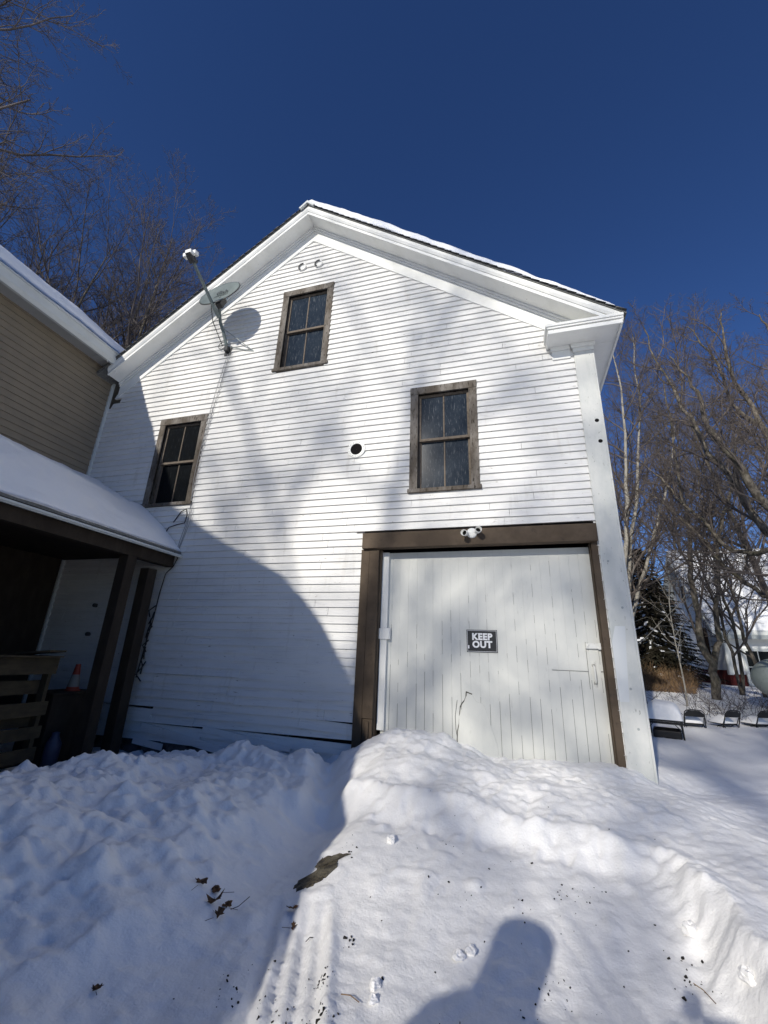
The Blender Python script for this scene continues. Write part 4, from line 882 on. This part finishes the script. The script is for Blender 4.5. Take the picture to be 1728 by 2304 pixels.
obj('snow_cover', snowcap(tcx, tcy, th_+.012, .275, .39, .27, ta, 3.4, 3), snow, tb_, smooth=True)

def chair_proto(loc, ang, label, snowseed):
    t = thing('folding_chair', label, 'chair', loc, 'folding chairs buried in the snow'); 
    # local frame: sitter faces +Y; snow level z=0, seat at .07
    def L(mb, name, mt, smooth=False, bevel=0):
        me = bpy.data.meshes.new(name); me.from_pydata(mb.v, [], mb.f); me.update(); o = link(name, me, mt, t)
        if smooth: me.polygons.foreach_set('use_smooth', [True]*len(me.polygons))
        return o
    b = MB(); b.box(-.21, .21, -.02, .38, .065, .082); b.box(-.21, .21, -.035, -.02, .045, .085); L(b, 'seat', black)
    b = MB(); vs = []; m = 14
    for i in range(m+1):
        x = -.205+.41*i/m; yb = -.145-.03*math.cos((x/.205)*1.4); zt = .37-.13*max(0, abs(x)/.205-.45)**2*2.0
        vs += [(x, yb, .235), (x, yb-.02, zt), (x, yb+.012, .235), (x, yb-.008, zt)]
    fs = []
    for i in range(m): a = i*4; fs += [(a, a+4, a+5, a+1), (a+2, a+3, a+7, a+6), (a+1, a+5, a+7, a+3), (a, a+2, a+6, a+4)]
    fs += [(0, 1, 3, 2), (m*4, m*4+2, m*4+3, m*4+1)]; b.add(vs, fs); L(b, 'backrest', black)
    b = MB(); arch = [(-.235, .0, -.15), (-.225, -.06, .06), (-.215, -.14, .26), (-.205, -.175, .33), (-.16, -.185, .372), (-.08, -.19, .385), (0, -.19, .387), (.08, -.19, .385), (.16, -.185, .372), (.205, -.175, .33), (.215, -.14, .26), (.225, -.06, .06), (.235, .0, -.15)]
    b.tube(arch, .012, 8); L(b, 'back_frame', black, True)
    for s_ in (-1, 1):
        b = MB(); b.tube([(s_*.20, -.11, .22), (s_*.20, -.03, .07), (s_*.20, .0, .06), (s_*.20, .12, .02), (s_*.2, .3, -.2)], .010, 8); b.tube([(s_*.195, -.02, .05), (s_*.2, -.22, -.15)], .010, 8); L(b, 'leg', black, True)
    sc = snowcap(0, .19, .083, .205, .19, .15, 0, 2.6, snowseed); L(sc, 'snow_cover', snow, True)
    t.rotation_euler = (0, 0, ang); t.scale = (.78, .8, .82); return t
cpos = [(3.31, 5.08, R(-4), 'leftmost snowed in black folding chair next to the table'), (3.96, 5.27, R(26), 'middle snowed in black folding chair turned slightly aside'), (4.60, 5.50, R(24), 'rightmost snowed in black folding chair cut off by the picture edge')]
first = None
for i, (x, y, a, lab) in enumerate(cpos):
    if first is None: first = chair_proto((x, y, gz(x, y)), a, lab, 1)
    else:
        c = copy_tree(first); c.location = (x, y, gz(x, y)); c.rotation_euler = (0, 0, a); c['label'] = lab

# ------------------------------------------------------------------ mud, leaves, grit on the snow
def gzc(x, y): return gz(x, y)
def patch(name, pts, zoff, mt, n=26, seed=1):
    P = np.array(pts); rg = np.random.default_rng(seed); c = P.mean(0); V = []; F = []
    m = len(P)*6; u = np.linspace(0, len(P), m, endpoint=False); Q = np.array([np.interp(u, range(len(P)+1), np.append(P[:, k_], P[0, k_])) for k_ in (0, 1)]).T
    Q += rg.normal(0, .006, Q.shape)
    for r in (0, .35, .7, 1.0, 1.06):
        for q in Q:
            w = c+(q-c)*r; V.append((w[0], w[1], gzc(*w)+(zoff*(1-.3*r)+rg.normal(0, .0015) if r < 1.02 else -.02)))
    for i in range(4):
        for j in range(m): F.append((i*m+j, i*m+(j+1) % m, (i+1)*m+(j+1) % m, (i+1)*m+j))
    b = MB(); b.add(V, F); return obj(name, b, mt, origin=V[0], smooth=False)
_gc = {}
b_ = patch('mud_patch', [(-1.49, -2.20), (-1.43, -2.27), (-1.36, -2.24), (-1.28, -2.17), (-1.24, -2.07), (-1.27, -1.99), (-1.20, -1.93), (-1.30, -1.935), (-1.41, -1.93), (-1.43, -1.99), (-1.38, -2.06), (-1.42, -2.13)], .012, mud, seed=3)
tag(b_, kind='structure')
def leaf(x, y, s, ang, seed, lab, tilt=.3):
    rg = np.random.default_rng(seed); t = thing('dead_leaf', lab, 'leaf', (x, y, gz(x, y)+.01), 'dead leaves on the snow')
    lob = [(0, -.1), (.25, -.25), (.55, -.35), (.5, -.1), (.95, .1), (.6, .3), (.7, .65), (.35, .5), (0, 1.1), (-.35, .55), (-.7, .6), (-.55, .25), (-.95, .05), (-.5, -.1), (-.5, -.4), (-.2, -.25)]
    V = [(0, .2, .03)]+[((a*.62+.3*math.copysign(abs(a)**.5, a))*s*.8*rg.uniform(.8, 1.15), (b*.6+.25)*s*rg.uniform(.85, 1.15), (abs(a)**1.5*rg.uniform(.05, .5)+rg.uniform(-.1, .2))*s) for a, b in lob]; V[0] = (0, .2*s, .0); n = len(lob)
    F = [(0, i+1, (i+1) % n+1) for i in range(n)]
    me = bpy.data.meshes.new('blade'); me.from_pydata(V, [], F); me.update(); o = link('blade', me, leafm, t); so_ = o.modifiers.new('thick', 'SOLIDIFY'); so_.thickness = .0012
    b = MB(); b.tube([(0, -.1*s, 0), (.05*s, -.6*s, .01), (.12*s, -1.1*s, .02)], .0012, 5); me = bpy.data.meshes.new('stem'); me.from_pydata(b.v, [], b.f); link('stem', me, leafm, t)
    t.rotation_euler = (tilt, .1, ang)
for i, (x, y, s, lab) in enumerate([(-1.90, -2.66, .065, 'curled brown leaf left of the leaf clump in the shaded snow bank'), (-1.80, -2.58, .075, 'upper leaf of the brown clump in the shaded snow bank'), (-1.78, -2.65, .080, 'biggest leaf in the middle of the brown clump in the shaded bank'), (-1.71, -2.74, .070, 'lowest leaf of the brown clump in the shaded snow bank'), (-1.70, -2.62, .060, 'right hand leaf of the brown clump beside its long stem'),
    (-1.38, -2.42, .055, 'brown leaf lying just below the bare muddy patch'), (-1.32, -2.55, .045, 'small curled leaf at the top of the tyre track'), (-1.86, -3.36, .036, 'small lone leaf low in the shaded snow at the left')]):
    leaf(x, y, s, i*1.9, 300+i, lab, .25)
rg = np.random.default_rng(8); b = MB()
spots = [(-1.09, -3.27, 26, .07), (-.92, -3.12, 22, .05), (-.97, -2.90, 16, .03), (-1.3, -3.1, 16, .12), (.26, -1.95, 8, .06), (-.05, -2.0, 8, .2), (-.6, -1.9, 8, .25), (.75, -2.35, 10, .05), (.1, -2.6, 10, .08), (-.95, -2.62, 6, .03), (-.4, -2.4, 14, .5), (.3, -2.2, 12, .5), (-1.25, -1.9, 8, .06)]
for (x, y, n, sd2) in spots:
    PX, PY = rg.normal(x, sd2, n*2), rg.normal(y, sd2, n*2); PZ_ = H(PX, PY)
    for q_ in range(n*2):
        px, py = PX[q_], PY[q_]; s = abs(rg.normal(0, .0020))+.0008
        d = nrm_(rg.normal(0, 1, 3)); e = nrm_(np.cross(d, rg.normal(0, 1, 3))); b.obox((px, py, PZ_[q_]+s*.4), d, e, np.cross(d, e), s*rg.uniform(.8, 1.8), s, s*.6)
tag(obj('bark_grit', b, grit), 'dark bits of bark and grit scattered over the trodden snow', 'grit', kind='stuff')
for i, (x, y, a, L, lab) in enumerate([(-.80, -2.98, -.25, .10, 'short brown stick beside the tyre track'), (-1.17, -2.62, 1.0, .05, 'tiny dark twig right of the tyre track top'), (-1.66, -2.58, .7, .12, 'thin dark leaf stem standing in the shaded bank'), (.78, -2.42, -1.2, .14, 'pale bent weed stalk at the lower right edge')]):
    b = MB(); z0 = gz(x, y)+.006; b.tube([(x-math.cos(a)*L/2, y-math.sin(a)*L/2, z0), (x, y, z0+.012), (x+math.cos(a)*L/2, y+math.sin(a)*L/2, z0+(.05 if i == 2 else .004))], .0022, 5); tag(obj('twig', b, drygrass if i in (0, 3) else twig, origin=(x, y, z0)), lab, 'twig', 'twigs on the snow')
for i, (x, y, s, lab) in enumerate([(-.72, -2.86, .030, 'small rounded snow lump right of the tyre track'), (-.70, -2.95, .024, 'lower of the small snow lumps beside the tyre track'), (-.36, -2.55, .034, 'left of the pair of snow lumps beside the head shadow'), (-.30, -2.50, .032, 'right of the pair of snow lumps beside the head shadow'), (-.95, -1.72, .04, 'snow chunk fallen from the broken ledge'), (.85, -2.1, .045, 'snow chunk below the right snow bank'), (.95, -2.5, .04, 'snow chunk at the lower right edge')]):
    b = MB(); rg = np.random.default_rng(400+i); n = 10; vs = []
    for a in range(n+1):
        for c in range(n):
            th2, ph = math.pi*a/n, 2*math.pi*c/n; r = s*.85*(1+.18*math.sin(3*ph+i)+.15*math.sin(4*th2+i)+rg.uniform(-.14, .14)); vs.append((x+r*math.sin(th2)*math.cos(ph), y+r*1.2*math.sin(th2)*math.sin(ph), gz(x, y)+s*.35+r*.8*math.cos(th2)))
    fs = [(a*n+c, a*n+(c+1) % n, (a+1)*n+(c+1) % n, (a+1)*n+c) for a in range(n) for c in range(n)]; b.add(vs, fs); tag(obj('snow_lump', b, snow, smooth=False, origin=(x, y, gz(x, y))), lab, 'snow lump', 'snow lumps on the drive')

# ------------------------------------------------------------------ the photographer (only the shadow is in view)
pe = thing('person', 'photographer in a dark coat and knit hat holding a phone out to one side', 'person', (-.90, -5.72, -1.5))
def skinned(name, verts, edges, radii, mt, root=0, sub_=2):
    me = bpy.data.meshes.new(name); lo = Vector(pe.location); me.from_pydata([tuple(Vector(v)-lo) for v in verts], edges, []); me.update(); o = link(name, me, mt, pe)
    o.modifiers.new('skin', 'SKIN'); 
    for i, r in enumerate(radii): me.skin_vertices[0].data[i].radius = (r, r) if not isinstance(r, tuple) else r
    for i in range(len(radii)): me.skin_vertices[0].data[i].use_root = (i == root)
    s_ = o.modifiers.new('sub', 'SUBSURF'); s_.levels = s_.render_levels = sub_; return o
cx, cy2, g0 = -.92, -5.70, -1.5
vb = [(cx, cy2, g0+.93), (cx, cy2, g0+1.15), (cx, cy2, g0+1.40), (cx, cy2+.01, g0+1.50), (cx, cy2+.03, g0+1.60), (cx, cy2+.03, g0+1.70),
      (cx-.10, cy2, g0+.88), (cx-.12, cy2+.02, g0+.48), (cx-.12, cy2-.02, g0+.08), (cx-.12, cy2+.12, g0+.03), (cx+.10, cy2, g0+.88), (cx+.12, cy2+.02, g0+.48), (cx+.12, cy2-.02, g0+.08), (cx+.12, cy2+.12, g0+.03),
      (cx-.25, cy2, g0+1.40), (cx-.34, cy2-.02, g0+1.12), (cx-.24, cy2+.12, g0+.90), (cx+.19, cy2, g0+1.40), (cx+.50, cy2+.05, g0+1.30), (cx+.77, cy2+.12, g0+1.52)]
eb = [(0, 1), (1, 2), (2, 3), (3, 4), (4, 5), (0, 6), (6, 7), (7, 8), (8, 9), (0, 10), (10, 11), (11, 12), (12, 13), (2, 14), (14, 15), (15, 16), (2, 17), (17, 18), (18, 19)]
rbd = [(.20, .15), (.20, .15), (.24, .16), .09, .10, .08, .10, .075, .05, .045, .10, .075, .05, .045, .10, .075, .05, .10, .07, .045]
skinned('body', vb, eb, rbd, coat)
hx0, hy0, hz0 = cx+.80, cy2+.15, g0+1.53
pv = [(hx0-.02, hy0-.01, hz0), (hx0+.03, hy0+.02, hz0+.02)]; pe_ = [(0, 1)]; pr2 = [.028, .034]
for k_, (dz, ln) in enumerate([(.045, .075), (.022, .085), (.0, .08), (-.022, .062)]):
    i = len(pv); pv += [(hx0+.045, hy0+.035, hz0+.02+dz*.6), (hx0+.06, hy0+.06, hz0+.02+dz), (hx0+.045, hy0+.06+ln*.35, hz0+.02+dz), (hx0+.02, hy0+.055+ln*.4, hz0+.02+dz)]; pe_ += [(1, i), (i, i+1), (i+1, i+2), (i+2, i+3)]; pr2 += [.010, .009, .009, .007]
i = len(pv); pv += [(hx0+.0, hy0+.03, hz0+.045), (hx0+.01, hy0+.055, hz0+.07), (hx0+.02, hy0+.075, hz0+.085)]; pe_ += [(0, i), (i, i+1), (i+1, i+2)]; pr2 += [.013, .011, .009]
skinned('hand', pv, pe_, pr2, skin)
b = MB(); b.ring((cx, cy2+.03, g0+1.64), (0, 0, 1), [(.15, -.24), (.155, .05), (.155, .145), (.14, .17), (.02, .18), (.001, .18)], 20); obj('hat', b, coat, pe, smooth=True)
b = MB(); b.ring((cx, cy2+.05, g0+1.60), (0, 0, 1), [(.03, -.11), (.07, -.09), (.092, -.02), (.095, .05)], 16); obj('face', b, skin, pe, smooth=True)
b = MB(); b.box(.0-.045, .0+.10, -5.445, -5.435, -.09, .012); tag(obj('phone', b, black, bevel=.004, origin=(0, -5.44, -.04)), 'dark phone held up in the photographer hand', 'phone')
